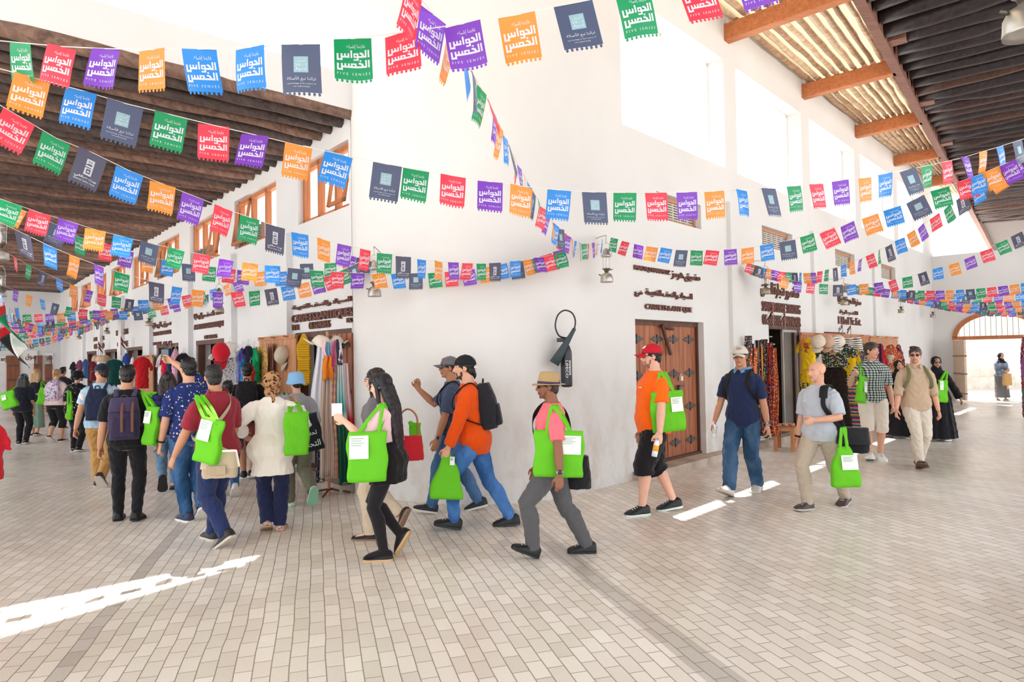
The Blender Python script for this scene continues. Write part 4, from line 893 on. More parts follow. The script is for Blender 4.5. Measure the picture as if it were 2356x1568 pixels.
# ---- the ones coming along the right-hand arcade
P = person('man in navy polo shirt, beige cap and jeans', (1714, 1134), 138, 1.85, [(-.24, .07, 0, -10), (.36, .06, 0, 22)], [(.165, -.02, .44), (.185, .06, .46)], lean=2, girth=.99, belly=.004, hyaw=14,
    top=(K('#222d4e'), .8, .465, .014, 0, .842, 'polo_shirt'), bottom=('pants', denim('#33506f'), .017, 1, .014), hair='crop', sk='#c08e70', extra=(('cap', K('#d3c9bd'), K('#d3c9bd'), M('cap_grey_mark', '#a29a92')), ('collar', K('#5f8fba')), ('glasses', False, '#8a8077'), ('watch', 0, STEEL)), shoes='#cfc8be', sole='#b3aaa0', grip=(22, 50))
backpack(P, 'black backpack on the man in the navy polo shirt', BLKSTRAP, .3, .42, .15)
bottle('small water bottle held by the man in the navy polo shirt', P['palm'][1]+V((-.01, -.03, -.03)), 5, '#eef0f0', '#d9d9d6')
P = person('bald man in light grey t-shirt and khaki trousers', (1892, 1168), 126, 1.69, [(-.38, .07, 0, -10), (.2, .06, 0, 4)], [(.05, .15, .62), (.15, .02, .44)], lean=2, girth=.98, belly=.008, hyaw=-22,
    top=(K('#b9c0ca'), .86, .475, .014), bottom=('pants', K('#b8aa98'), .016, 1), hair=None, hairc='#5b463b', beard='#c4a08c', sk='#dca98f', extra=(('print', M('white_mark', '#f1f3f5'), .05, .74, .05, .012, '\u2713', 1), ('cuff', 1, .86, .93, .002, BLKSTRAP)), shoes='#4a3a36', sole='#b9b2ab', elbow=((-.9, -.5, -.4), None), grip=(50, 20))
b = pouch('messenger_bag', 'black messenger bag of the bald man', 'bag', at(1964, 1040, 7.3), 148, .33, .27, .15, K('#242428'), K('#2c2c31'), 4, 1, .9); strap_down(P, -1, at(1946, 1000, 7.3), BLKSTRAP, b, .05)
g = at(1938, 985, 7.12); tote('green bag hanging below the black messenger bag', at(1946, 1118, 7.12), 172, .29, .42, .16, [g, g+V((.03, .02, 0))], (.35, .62, .55, .36), -2, None, 'hand', .55)
P = person('man in checked shirt and white shorts looking over his shoulder', (2012, 1056), 158, 1.88, [(.02, .08, 0, 0), (.17, .08, 0, 12)], [(.15, .0, .46), (.15, .13, .74)], lean=1, hyaw=52, girth=.94,
    top=(plaid('check_shirt', '#d7dcd6', '#7f8a88', '#2e3a3f', 22, .5), .9, .49, .012, 0, .842, 'checked_shirt'), bottom=('shorts', K('#e2d8cb'), .026, .56, .012), hair='short', hairc='#3a2c26', sk='#d9a78c', extra=(('collar', plaid('check_shirt', '#d7dcd6', '#7f8a88', '#2e3a3f', 26, .5)), ('print', BLKSTRAP, -.05, .75, .03, .03, 'o', 1)), shoes='#e7ebe8', sole='#dfe6e2', elbow=(None, (.35, -.6, -1)), grip=(20, 65))
tote('green tote bag slung behind the arm of the man in the checked shirt', at(1979, 925, 10.5), 215, .2, .42, .1, [P['sh'][1]+V((0, -.03, .08)), P['sh'][1]+V((.02, 0, .08))], (.5, .6, .4, .4), 14)
P = person('man in tan shirt and sunglasses with a green-strapped backpack', (2112, 1074), 168, 1.80, [(-.12, .06, 0, -12), (.2, .03, 0, 22)], [(.16, .03, .45), (.17, .06, .47)], lean=1, girth=.97, hyaw=-22,
    top=(K('#c0a78e'), 1.15, .475, .014, .01, .842, 'buttoned_shirt'), bottom=('pants', K('#d5cabb'), .016, 1), hair='short', hairc='#3a2a24', beard='#b28a72', sk='#dda58c', extra=(('glasses', True), ('collar', K('#c0a78e')), ('cuff', 0, .1, .24, .016, K('#b59c83')), ('cuff', 1, .1, .24, .016, K('#b59c83'))), shoes='#4b332c', sole='#6b4f44')
backpack(P, 'olive backpack on the man in the tan shirt', K('#6f6e4a'), .3, .42, .15)
HJ = K('#17161a'); AB = K('#1a191d')
P = person('woman in black abaya and mirrored sunglasses behind the tan shirt', (2158, 1012), 165, 1.62, [(.12, .07, 0, 5), (-.12, .07, 0, 0)], [(.24, .05, .48), (.15, .1, .5)], female=True, vox=.009, extra=(('hijab', HJ), ('abaya', AB), ('glasses', True, '#b9bcc4')), sk='#b98c74', hairc=None, shoes='#e4e2df')
tote('green tote bag at the side of the woman in the black abaya', at(2166, 925, 12.55), 185, .2, .42, .1, [P['sh'][0]+V((0, -.06, .06))]*2, (.1, .75, .35, .4), 6)
person('girl in black abaya half hidden between the two taller men', (2070, 1005), 172, 1.55, [(.1, .06, 0, 0), (-.1, .06, 0, 0)], [None, None], female=True, vox=.01, extra=(('hijab', HJ), ('abaya', AB)), sk='#c89c84', hairc=None, shoes='#d9d6d2')
P = person('woman in black headscarf and denim jacket walking in through the gate', (2305, 921), 178, 1.60, [(.1, .06, 0, 5), (-.2, .06, 0, -25)], [(.03, .16, .66), (.03, .16, .62)], female=True, vox=.012, lean=2,
    top=(denim('#6f7e92'), 1.9, .52, .03, 0, .842, 'jacket'), bottom=('skirt', K('#5d5c60'), .02, .07, .03), extra=(('hijab', HJ),), sk='#c59a83', hairc=None, shoes='#c9b7a4')
pouch('shoulder_bag', 'tan bag carried by the woman coming through the gate', 'bag', at(2318, 886, 21.6), 178, .3, .38, .16, K('#d0a469'), None, 2.4)
# ---- the group walking away down the left-hand arcade
P = person('man in maroon polo shirt and navy trousers seen from behind', (503, 1250), 55, 1.73, [(-.27, .05, 0, -34), (.2, .06, 0, 0)], [(.185, .15, .46), (.11, .12, .5)], lean=5, girth=1.02, belly=.006, hyaw=-20, face=False,
    top=(K('#8e2737'), .85, .49, .018, 0, .846, 'polo_shirt'), bottom=('pants', K('#27335c'), .02, 1), hair='short', hairc='#1d1a1b', sk='#c08e70', extra=(('collar', K('#8e2737')),), shoes='#242327', sole='#c9c0b5')
tote('green tote bag under the arm of the man in the maroon shirt', at(473, 1062, 6.05), 165, .25, .4, .1, [P['sh'][0]+V((0, -.03, .075)), P['sh'][0]+V((.04, .0, .075))], (.1, .72, .5, .46), 12)
b = pouch('messenger_bag', 'beige canvas messenger bag of the man in the maroon shirt', 'bag', at(506, 1098, 6.12), 10, .33, .24, .13, K('#b7a78e'), K('#bfb096'), 3.4, 1, .85)
X = MB(); X.box((-.09, -.09, .04), (.07, -.075, .12)); X.build('front_pocket', K('#ac9c83'), b); strap_across(P, 1, at(530, 1040, 6.2), K('#b7a78e'), b, .035)
P = person('man in blue floral shirt photographing with a raised phone', (438, 1192), 42, 1.80, [(-.1, .06, 0, 0), (-.3, .06, .02, -38)], [(.16, .05, .45), (-.05, .2, .98)], lean=4, face=False, hyaw=10,
    top=(floral('blue_floral', '#26356f', ['#e9e2d2', '#d9d0b8', '#3a4a86', '#26356f'], 34, .3), .85, .485, .018), bottom=('pants', denim('#2f557f'), .018, 1), hair='short', hairc='#141214', sk='#d6a488', extra=(('watch', 0, BLKSTRAP),), shoes='#2b3350', sole='#e6e3de', grip=(20, 55))
c = empty('smartphone', P['palm'][1]+V((-.03, .04, .06)), R(42)); tag(c, 'smartphone held up above the crowd by the man in the floral shirt', 'phone'); X = MB(); X.box((-.04, -.005, -.075), (.04, .005, .075)); bevel(X.build('phone_body', M('phone_black', '#1b1b1e', .3, .5), c), .004); X = MB(); X.box((-.036, -.0065, -.066), (.036, -.005, .066)); X.build('screen', M('phone_screen', '#6a7a82', .2, .5), c)
P = person('woman in long white blouse and leopard-print headscarf', (628, 1222), 18, 1.64, [(-.02, .06, 0, -20), (.02, .07, 0, 0)], [(.17, .14, .6), (.15, .06, .785)], lean=3, girth=1.08, female=True, face=False, hyaw=6,
    top=(K('#efe9e1'), 1.75, .36, .024, .035, .842, 'tunic'), bottom=('pants', K('#23294a'), .016, 1), extra=(('hijab', floral('leopard_scarf', '#b88a63', ['#2a1c18', '#43291f', '#5a3626'], 30, .42), 1), ('cuff', 0, .5, .62, .012, K('#e6dfd6'))), hair=None, sk='#b98a70', shoes=floral('flower_shoe', '#c9b0a4', ['#3a3f72', '#a8434f', '#e8e2da'], 60, .4), sole='#b08f6d', elbow=((-1, -.3, -.6), (1, .1, -1)))
tote('green tote bag on the shoulder of the woman in the white blouse', at(683, 1045, 6.6), 200, .24, .42, .12, [P['palm'][1]+V((-.03, 0, -.0)), P['palm'][1]+V((.03, .0, .0))], None, 0)
P = person('person in light blue sun hat and olive trousers behind the white blouse', (687, 1166), 40, 1.61, [(.12, .06, 0, 0), (-.42, .05, .1, -62)], [(.13, .1, .5), (.13, .05, .5)], female=True, face=False,
    top=(K('#8b8d93'), 1.1, .48, .02), bottom=('pants', K('#6b6a58'), .024, 1), hair='crop', extra=(('bucket', K('#84b2dd'), .52),), sk='#caa088', shoes='#c8cfc6', sole='#8fc3a4')
bag_t = tote('black tote bag with pale lettering beside the scarf stand', at(712, 1038, 7.6), 190, .36, .42, .1, [at(688, 935, 7.7), at(690, 935, 7.75)], None, -12, K('#1d2226'), 'shoulder', 0, False, None)
X = MB(); 
for s, z, w in (('ﻞﻛ و', .31, .2), (arabic('تحف نخل'), .2, .27), (arabic('التحف ط'), .085, .3)): put_text(X, s, .0, z, w, .07, .0, .006, Matrix.Translation((0, -.062, 0)) @ TXT)
X.build('lettering', M('mint_ink', '#cfe6dc', .7), bag_t)
P = person('man in black t-shirt and black jeans carrying a purple backpack', (293, 1196), 20, 1.73, [(.06, .1, 0, 0), (-.08, .1, 0, -6)], [(.16, .0, .44), (.16, .1, .46)], lean=1, face=False, hyaw=6,
    top=(BLK, .85, .48, .016), bottom=('pants', K('#1e1e22'), .008, 1), hair='short', hairc='#151213', sk='#c59274', shoes='#161618', sole='#1f1f20')
backpack(P, 'purple canvas backpack with brown leather straps', K('#3c3450'), .31, .44, .16, .655, K('#372f4a'), K('#423a58'), K('#4a4060'), (M('brown_leather', '#6a4334', .5), (0, .1)))
tote('green tote bag on the shoulder of the man with the purple backpack', at(345, 1022, 7.35), 170, .16, .42, .1, [P['sh'][1]+V((0, -.03, .07))]*2, (.05, .72, .5, .32), 6)
P = person('woman with long dark hair in a plaid shirt and blue jeans', (387, 1128), 22, 1.63, [(-.3, .05, .06, -60), (.1, .06, 0, 0)], [(.13, .12, .5), (.13, .12, .5)], female=True, face=False, girth=1.05,
    top=(plaid('plaid_navy', '#2a2d5c', '#20244a', '#14162f', 12, .4), 1.85, .47, .02), bottom=('pants', denim('#6c8dab'), .01, .96), hair='long', hairc='#2a1d1c', extra=(1.35,), sk='#cf9f86', shoes='#2b292c', sole='#2f2d2f')
tote('green tote bag at the left side of the woman in the plaid shirt', at(350, 960, 9.1), 190, .1, .35, .08, [P['sh'][0]+V((0, -.03, .06))]*2, None)
P = person('man in denim waistcoat, navy cap and mustard trousers', (232, 1119), 14, 1.75, [(.1, .07, 0, 0), (-.28, .06, .03, -45)], [(.18, -.02, .46), (.15, .1, .46)], lean=2, hyaw=58,
    top=(denim('#9db8d2'), .6, .48, .02, 0, .842, 'denim_waistcoat'), bottom=('pants', K('#b98e55'), .02, 1), hair='crop', hairc='#2a1f1c', sk='#c79577', extra=(('cap', K('#20263a'), K('#20263a')), ('cuff', 0, -.9, -.35, .018, K('#eceae8'))), shoes='#3a2c28', sole='#cfc8bd')
backpack(P, 'navy backpack on the man in the denim waistcoat', K('#232b45'), .3, .44, .15, .67, strapm=K('#2a3350'))
F = person('woman in black hat and black floral blouse', (176, 1038), 5, 1.62, [(.05, .07, 0, 0), (-.1, .08, 0, -10)], [None, None], female=True, face=False, vox=.01, girth=1.08,
    top=(floral('black_floral', '#1e1c1f', ['#d8cfd2', '#8d8a90', '#1e1c1f', '#1e1c1f'], 22, .32), 1.0, .47, .024), bottom=('pants', BLK, .014, 1), hair='crop', extra=(('bucket', K('#19181b'), .62),), sk='#c99a80')
tote('green tote bag at the hip of the woman in the black floral blouse', at(160, 965, 13.0), 190, .1, .3, .08, [F['sh'][0]+V((0, 0, .05))]*2, None)
P = person('blonde woman in pale pink t-shirt and black cropped trousers', (128, 1016), 6, 1.65, [(-.15, .07, .02, -30), (.08, .07, 0, 0)], [None, None], female=True, face=False, vox=.01, girth=1.1,
    top=(K('#e9cfd0'), .8, .5, .018), bottom=('pants', K('#201f22'), .014, .72), hair='tail', hairc='#b08d62', sk='#d3a184')
backpack(P, 'flowery backpack on the blonde woman', floral('flower_pack', '#d8c9da', ['#4f6aa6', '#c2566f', '#3b3657', '#e9e0e6'], 26, .4), .28, .42, .14, .69, strapm=K('#7d83b4'))
P = person('woman with long dark hair and dark clothes, green bag to her left', (52, 1021), 10, 1.56, [(.0, .07, 0, 0), (-.05, .08, 0, -8)], [None, None], female=True, face=False, vox=.01, girth=1.12,
    top=(K('#20222e'), 1.0, .46, .024), bottom=('pants', K('#1d1d21'), .01, 1), hair='long', hairc='#1b1516', extra=(1.2, ('cap', denim('#5d6c86'), denim('#5d6c86'))), sk='#b98a70', shoes='#2a2a2c')
tote('green tote bag left of the dark-clothed woman, far left', at(26, 938, 14.2), 185, .3, .36, .14, [P['sh'][0]+V((0, -.02, .05))]*2, (.2, .7, .3, .3), -18)
P = person('fair-haired woman in dark top and sage skirt ahead of the dark-clothed woman', (82, 1002), 8, 1.66, [(.0, .07, 0, 0), (-.1, .07, 0, -10)], [None, None], female=True, face=False, vox=.012,
    top=(K('#24242c'), 1.7, .5, .02), bottom=('skirt', K('#7f9a88'), .016, .12, .01), hair='long', hairc='#a8855c', extra=(.9,), sk='#d3a184')
tote('green tote bag of the fair-haired woman in the sage skirt', at(96, 930, 15.6), 185, .22, .4, .1, [P['sh'][1]+V((0, -.02, .05))]*2, None, 10)
P = person('man in black t-shirt and black backpack near the hanging flags for sale', (570, 1100), 18, 1.72, [(.1, .06, 0, 0), (-.15, .06, 0, -15)], [None, None], face=False, vox=.009,
    top=(BLK, .85, .48, .018), bottom=('shorts', K('#7c3a35'), .03, .58), hair='short', hairc='#161314', sk='#bd8b6d')
backpack(P, 'black rucksack on the man near the hanging flags for sale', K('#222226'), .31, .48, .17, .70)
person('short dark-haired person in dark t-shirt, jeans and white shoes', (527, 1142), 35, 1.50, [(.12, .05, 0, 0), (-.18, .05, .02, -40)], [None, None], face=False, vox=.009,
    top=(K('#28263a'), .8, .46, .018), bottom=('pants', denim('#3f679b'), .014, 1), hair='short', hairc='#181415', sk='#b98a6e', shoes='#e2dfda')
person('man in dark shirt far down the left-hand arcade', (142, 985), 0, 1.68, [(.1, .07, 0, 0), (-.1, .07, 0, 0)], [None, None], face=False, vox=.013,
    top=(K('#25252b'), .9, .47, .02), bottom=('pants', K('#33333a'), .016, 1), hair='short', hairc='#1c1716', sk='#b98a6e')
# ================================================================== the red-brown door, extinguisher, lanterns, signs
d2 = empty('door_20'); structure(d2, 'double-leaf plank door with black iron straps')
for a, b in ((1.27, 2.3), (2.32, 3.28)):
    X = MB(); n = 7
    for i in range(n): x0 = a+(b-a)*i/n; X.box((x0+.004, .14, .14), (x0+(b-a)/n-.004, .19, 2.2), MR)
    X.box((a, .17, .14), (b, .22, 2.2), MR); lf = X.build('door_leaf', WD_DOOR, d2)
    for z in (.36, .9, 1.44, 1.98):
        X = MB()
        for c in (a+.22, b-.24):
            T = MR @ Matrix.Translation((c, .14, z)) @ TXT
            X.prism([(-.2, 0), (-.13, -.018), (-.08, -.042), (-.03, -.03), (0, -.014), (.03, -.03), (.08, -.042), (.13, -.018), (.2, 0), (.13, .018), (.08, .042), (.03, .03), (0, .014), (-.03, .03), (-.08, .042), (-.13, .018)], .0, .012, T); X.box((-.014, -.07, 0), (.014, .07, .02), T)
        X.build('strap_hinge', IRON, lf)
X = MB(); X.box((1.25, .1, 2.19), (3.3, .24, 2.27), MR); X.box((3.26, .1, .1), (3.32, .24, 2.2), MR); X.box((1.25, .08, .08), (3.3, .24, .15), MR); X.build('door_frame', WD_DARK, d2)
x0, z0 = on(MRI, 1523, 748, .08); x1, z1 = on(MRI, 1543, 815, .08); X = MB(); X.tube([MR @ V((x0, .08, z0)), MR @ V((x1, .08, z1))], .028, 8); X.tube([MR @ V((x0, .08, z0)), MR @ V((x1+.12, .1, z0-.05))], .025, 8); X.build('prop_stick', WD_DARK, d2)
X = MB(); x0, z0 = on(MRI, 1567, 868, .1); T = MR @ Matrix.Translation((x0, .1, z0)); X.box((-.032, -.02, -.05), (.032, .02, .02), T); X.tube([T @ V((.022*math.cos(a), 0, .02+.035*math.sin(a))) for a in [math.pi*k/8 for k in range(9)]], .006, 6); X.build('padlock', M('padlock', '#d7d3cc', .4, .5, .4), d2)
X = MB(); x0, z0 = on(MRI, 1562, 900, .1); T = MR @ Matrix.Translation((x0, .1, z0)); X.box((-.02, -.02, -.12), (.015, .02, .1), T); X.box((-.02, -.03, .07), (.13, 0, .1), T); X.build('iron_handle', IRON, d2)

ex = empty('fire_extinguisher', at(1304, 890, 8.12)); tag(ex, 'black fire extinguisher with a long horn hung on the white corner wall', 'fire extinguisher'); BK = M('extinguisher_black', '#22252a', .35, .5); HORN = M('horn_grey', '#3c4a50', .6)
X = MB(); X.smooth = True; X.lathe([(.04, 0), (.068, .01), (.07, .03), (.07, .40), (.066, .44), (.045, .50), (.028, .53), (.026, .56)], 22); X.build('cylinder', BK, ex)
X = MB(); X.box((-.11, -.03, .55), (.01, .03, .6)); X.box((-.03, -.02, .56), (.03, .02, .61)); X.build('valve', BK, ex); X = MB(); X.tube([(.02, 0, .6), (.075, 0, .625)], .01, 8); X.build('lever', M('lever_red', '#b23a44', .4), ex)
X = MB(); X.smooth = True; X.tube([(.1, -.1, .71), (.06, -.1, .64), (.0, -.1, .54), (-.08, -.1, .41), (-.155, -.1, .29)], [.022, .026, .036, .05, .062], 16); X.build('horn', HORN, ex)
X = MB(); X.tube(catmull([(-.02, -.04, .6), (-.09, -.06, .63), (-.13, -.07, .74), (-.1, -.08, .87), (-.02, -.09, .93), (.07, -.09, .9), (.11, -.1, .81), (.1, -.1, .71)], 6), .0105, 8); X.build('hose', BK, ex)
X = MB(); put_text(X, 'LIFECO', 0, 0, .21, .03, 0, .01, Matrix.Translation((.0, -.073, .22)) @ TXT @ Matrix.Rotation(R(-90), 4, 'Z')); 
for k in range(9): X.box((.025+.004*(k % 2), -.066, .15+k*.02), (.05, -.0645, .162+k*.02))
X.build('label_print', M('white_print', '#d8dce0', .6), ex)

ALU = M('lantern_alu', '#b9b4ad', .32, .5, .75); BRS = M('lantern_brass', '#a59b86', .38, .5, .7)
def lantern(label, bottom, hook, k=1., m=None, bail=True):
    m = m or ALU; r = empty('lantern', bottom); tag(r, label, 'lantern', 'kerosene lanterns hung along the arcades'); r.scale = (k, k, k)
    X = MB(); X.smooth = True; X.lathe([(.05, .012), (.082, 0), (.082, .01), (.08, .03), (.078, .07), (.06, .105), (.03, .12), (.025, .13)], 24); X.build('fuel_tank', m, r)
    X = MB(); X.smooth = True; X.lathe([(.025, .13), (.03, .15), (.05, .165), (.055, .175), (.03, .178)], 16); X.tube([(.02, 0, .15), (.08, .0, .165)], .006, 6); X.tube([(-.07, 0, .09), (-.1, 0, .1)], .008, 6); X.build('burner', M('lantern_dark', '#6a625c', .4, .5, .6), r)
    X = MB(); X.smooth = True; X.lathe([(.045, .178), (.048, .2), (.048, .31), (.045, .32)], 18); X.build('glass', GLASS, r)
    X = MB(); X.lathe([(.006, .18), (.012, .2), (.02, .24), (.016, .28), (.004, .3)], 10)
    X.smooth = True; X.build('mantle', M('mantle', '#e8e4da', .8), r)
    X = MB()
    for j in range(4): a = math.pi/4+j*math.pi/2; X.tube([(.054*math.cos(a), .054*math.sin(a), .17), (.054*math.cos(a), .054*math.sin(a), .33)], .003, 5)
    X.build('cage', m, r)
    X = MB(); X.smooth = True; X.lathe([(.05, .32), (.066, .325), (.064, .345), (.045, .37), (.042, .4), (.03, .42), (.012, .435), (.004, .44)], 20); X.build('hood', m, r)
    if bail:
        X = MB(); X.tube([(.066*math.cos(math.pi*j/12)*1.1, 0, .34+.17*math.sin(math.pi*j/12)) for j in range(13)], .0035, 6); X.build('bail', m, r)
    if hook is not None:
        t = V((0, 0, .51)); h = r.matrix_basis.inverted() @ V(hook) if False else (V(hook)-V(bottom))/k; X = MB(); X.tube(catmull([t-V((0, 0, .02)), t+V((.0, 0, .06)), t+V((0, 0, .09)), h.lerp(t+V((0, 0, .1)), .5), h], 3), .006, 6); X.build('wall_bracket', M('bracket', '#b5aaa0', .5, .4, .4), r)
    return r
def RWp(u, off, z): return MR @ V((u, -off, z))
def LWp(v, off, z): return ML @ V((-v, -off, z))
b0 = at(862, 682, 7.95); lantern('silver lantern on the white corner wall above the walkers', b0, at(886, 602, 8.2)+V((0, .1, .05)))
b1 = at(1396, 649, 8.45); lantern('silver lantern at the end of the corner wall beside the plank door sign', b1, at(1372, 545, 8.75)+V((0, .15, 0)))
RL = []
for u, lb in ((5.0, 'first lantern beyond the plank door, against the right-hand wall'), (9.4, 'lantern above the hanging dresses on the right-hand wall'), (14.4, 'lantern past the dresses, partly behind the flags'), (18.4, 'farthest lantern on the right-hand wall, by the end wall')):
    p = RWp(u, .35, 2.8); RL.append(p); lantern(lb, p, RWp(u, 0, 3.42), 1, BRS)
LL = []
for v, lb in ((4.2, 'lantern between the two nearest shop signs on the left-hand wall'), (9.3, 'second lantern along the left-hand wall, in front of a shop sign'), (14.4, 'third lantern along the left-hand wall'), (19.4, 'farthest lantern along the left-hand wall')):
    p = LWp(v, .4, 2.62); LL.append(p); lantern(lb, p, LWp(v, 0, 3.25), 1, BRS)
for px, py, D, lb in ((0, 598, 7.0, 'upper lantern cut by the left edge of the roofed arcade'), (3, 682, 11.0, 'lower lantern at the left end, above the large flag')): lantern(lb, at(px, py, D), None)
lantern('large silver lantern close overhead under the dark roof', at(2362, 82, 2.62), None)

SIGN = M('sign_brown', '#6f4a40', .6, var=.12, scale=20)
def sign(label, MW, MWI, lines, ext=.035, m=None):
    r = empty('shop_sign', MW @ V((0, 0, 0))); 
    xs = []
    for s, x0, y0, x1, y1, dx, dy in lines:            # pixel box of the line: left-top, right-bottom on the wall
        a, zt = on(MWI, x0, y0); b, zb = on(MWI, x1, y1); a2, z2 = on(MWI, x0, y1-dy); b2, z3 = on(MWI, x1, y0+dy)
        xs.append((s, a, b, (zt+z2)/2, zt-z2))
    c = MW @ V((sum(x[1]+x[2] for x in xs)/2/len(xs), 0, xs[0][3])); r.location = c; bpy.context.view_layer.update(); inv = Matrix.Translation(c).inverted()
    tag(r, label, 'sign', 'raised letter signs over the shops')
    for s, a, b, zc, h in xs:
        X = MB(); put_text(X, s, 0, 0, b-a, abs(h), ext/2, .012, inv @ MW @ Matrix.Translation(((a+b)/2, -ext/2-.004, zc)) @ TXT, sp=.92); X.build('lettering', m or SIGN, r)
A_ = arabic
# (text, x0, y0 = top at its left end, x1, y1 = bottom at its right end, slope dx unused, drop dy: how far the line falls to the right)
sign('raised brown sign lettering above the plank door by the corner', MR, MRI, [('MADIQ HARMOZ', 1457, 609, 1539, 633, 0, 11), (A_('مضيق هرمز'), 1542, 622, 1608, 652, 0, 9), (A_('فرع'), 1458, 667, 1475, 684, 0, 2), (A_('السجاد والتحف القديمة'), 1483, 663, 1590, 690, 0, 8), ('CARPETS & ANT QUE', 1482, 698, 1589, 718, 0, 5)], .03)
sign('raised sign lettering above the glass shop door', MR, MRI, [(A_('صانصور لتجارة السفن'), 1748, 645, 1836, 690, 0, 8), ('SANSUR USHSE TRADING', 1751, 692, 1839, 722, 0, 7), ('06 5688100 YARNOOR', 1752, 722, 1840, 752, 0, 6)], .03)
sign('raised sign lettering above the stall of hanging dresses', MR, MRI, [(A_('صفوة المدينة للهدايا'), 1926, 679, 1979, 706, 0, 7), (A_('للتجارة'), 1930, 711, 1972, 727, 0, 4), ('1 Hasil Tr. Est.', 1927, 727, 1979, 750, 0, 5)], .03)
MLs = ML
sign('raised brown carpets sign above the nearest shop of the left-hand wall', ML, MLI, [(A_('السجاد والتحف القديمة'), 677, 703, 812, 688, 0, -28), ('CARPETS&ANTIQUES', 676, 725, 818, 721, 0, -25), ('06 5696065', 716, 741, 762, 751, 0, -6), ('B.', 803, 731, 818, 741, 0, -1), ('٢٢٦', 677, 747, 690, 758, 0, -2)], .04)
sign('raised sign lettering over the second shop of the left-hand wall', ML, MLI, [(A_('محمد للتحف والهدايا'), 449, 722, 519, 722, 0, -15), ('AHMED HUSSEIN ANTIQUES', 449, 747, 519, 750, 0, -11), ('06 56935', 473, 771, 501, 777, 0, -3)], .03)
sign('raised sign lettering over the third shop of the left-hand wall', ML, MLI, [(A_('سوق الهدايا'), 353, 743, 395, 748, 0, -10), ('TEXTILE GIFTS', 354, 764, 395, 766, 0, -7), ('MOBILE', 355, 787, 373, 792, 0, -2), ('06 61', 378, 785, 396, 794, 0, -2)], .03)
sign('small raised sign lettering over the fourth shop of the left-hand wall', ML, MLI, [('SHARJAH GIFTS', 269, 760, 296, 772, 0, -4), ('CENTRE', 272, 786, 296, 796, 0, -3)], .03)
sign('small raised sign lettering over the fifth shop of the left-hand wall', ML, MLI, [('ANTIQUES', 217, 776, 241, 783, 0, -4), ('06 5600', 218, 791, 241, 800, 0, -3)], .03)
# white boards with letters at the far end of the left arcade
for i, (x0, x1, y0, y1, tx) in enumerate(((0, 12, 820, 834, 'SHOP'), (55, 86, 806, 836, A_('سوق')), (103, 122, 812, 837, A_('متجر')))):
    a, zt = on(ELI, x0, y0); b, zb = on(ELI, x1, y1); r = empty('shop_sign', EL @ V(((a+b)/2, -.03, (zt+zb)/2))); tag(r, ('white board over the first brown door in the far wall', 'white board over the second brown door in the far wall', 'white board over the third brown door in the far wall')[i], 'sign', 'white boards over the far doors')
    q = Matrix.Translation(r.location).inverted() @ EL; X = MB(); X.box((a, -.06, zb), (b, -.01, zt), q); X.build('board', M('board_white', '#f0efed', .6), r)
    X = MB(); put_text(X, tx, 0, 0, (b-a)*.8, (zt-zb)*.5, .008, 0, q @ Matrix.Translation(((a+b)/2, -.07, (zt+zb)/2)) @ TXT); X.build('lettering', SIGN, r)
# ================================================================== market stalls
def LD_(px, off=.25): 
    x, z = on(MLI, px, 820, -off); return (ML @ V((x, -off, z))).y
def RD_(px, off=.25):
    x, z = on(MRI, px, 820, -off); return (MR @ V((x, -off, z))).y
LH, RH, LB = 49, 317, -49                                     # headings the left and right shop fronts face away from
def pbox(x0, y0, x1, y1, D):                         # centre-top, width, height of a pixel box D metres off
    a, b, c = at((x0+x1)/2, y0, D), at(x0, y0, D), at(x1, y1, D); q = at(x1, y0, D); return a, (q-b).length, (q-c).length
def garment(label, cat, box, D, m, heading, sleeve=.5, flare=.0, depth=.07, group=None, fore=.8, trim=None, name='hanging_shirt', droop=.75):
    top, w, h = pbox(*box, D); w /= fore; r = empty(name, top, R(heading)); tag(r, label, cat, group); B = MB()
    bw = w*(.30 if sleeve else .44)
    B.rings([[V(p) for p in se((0, 0, -h*t), bw*k*(1+flare*max(0, t-.4)), depth*(.35+.65*min(1, t*4))*(1+flare*t*.6), 24, 2.4)] for t, k in ((.0, .35), (.03, .62), (.1, 1.0), (.25, 1.02), (.5, 1.), (.75, 1.02), (1, 1.06))])
    if sleeve:
        for s in (-1, 1): B.tube([(s*bw*.6, 0, -h*.07), (s*bw*.95, 0, -h*.13), (s*(bw+(w/2-bw)*.6), .0, -h*(.13+.3*droop*sleeve)), (s*w/2*.95, 0, -h*(.13+.62*droop*sleeve))], [w*.07, w*.09, w*.085, w*.085], 12, None, ((1, 0, .3), .6))
    solid('cloth', remesh(B, max(.012, w/40), 2, (.008, 20, top.x)), m, r)
    if trim:
        X = MB(); X.rings([[V(p) for p in se((0, 0, -h*t), bw*.62, depth*1.06, 24, 2.4)] for t in (.14, .2, .42, .46)]); solid('embroidery', remesh(X, .014, 1), trim, r)
    X = MB(); X.tube(catmull([(-bw*.6, 0, -h*.02), (0, 0, .02), (bw*.6, 0, -h*.02)], 4), .006, 6); X.tube([(0, 0, .02), (0, 0, .07), (.03, 0, .09), (.0, 0, .11)], .004, 6); X.build('hanger', M('hanger', '#d8d2ca', .5), r)
    return r
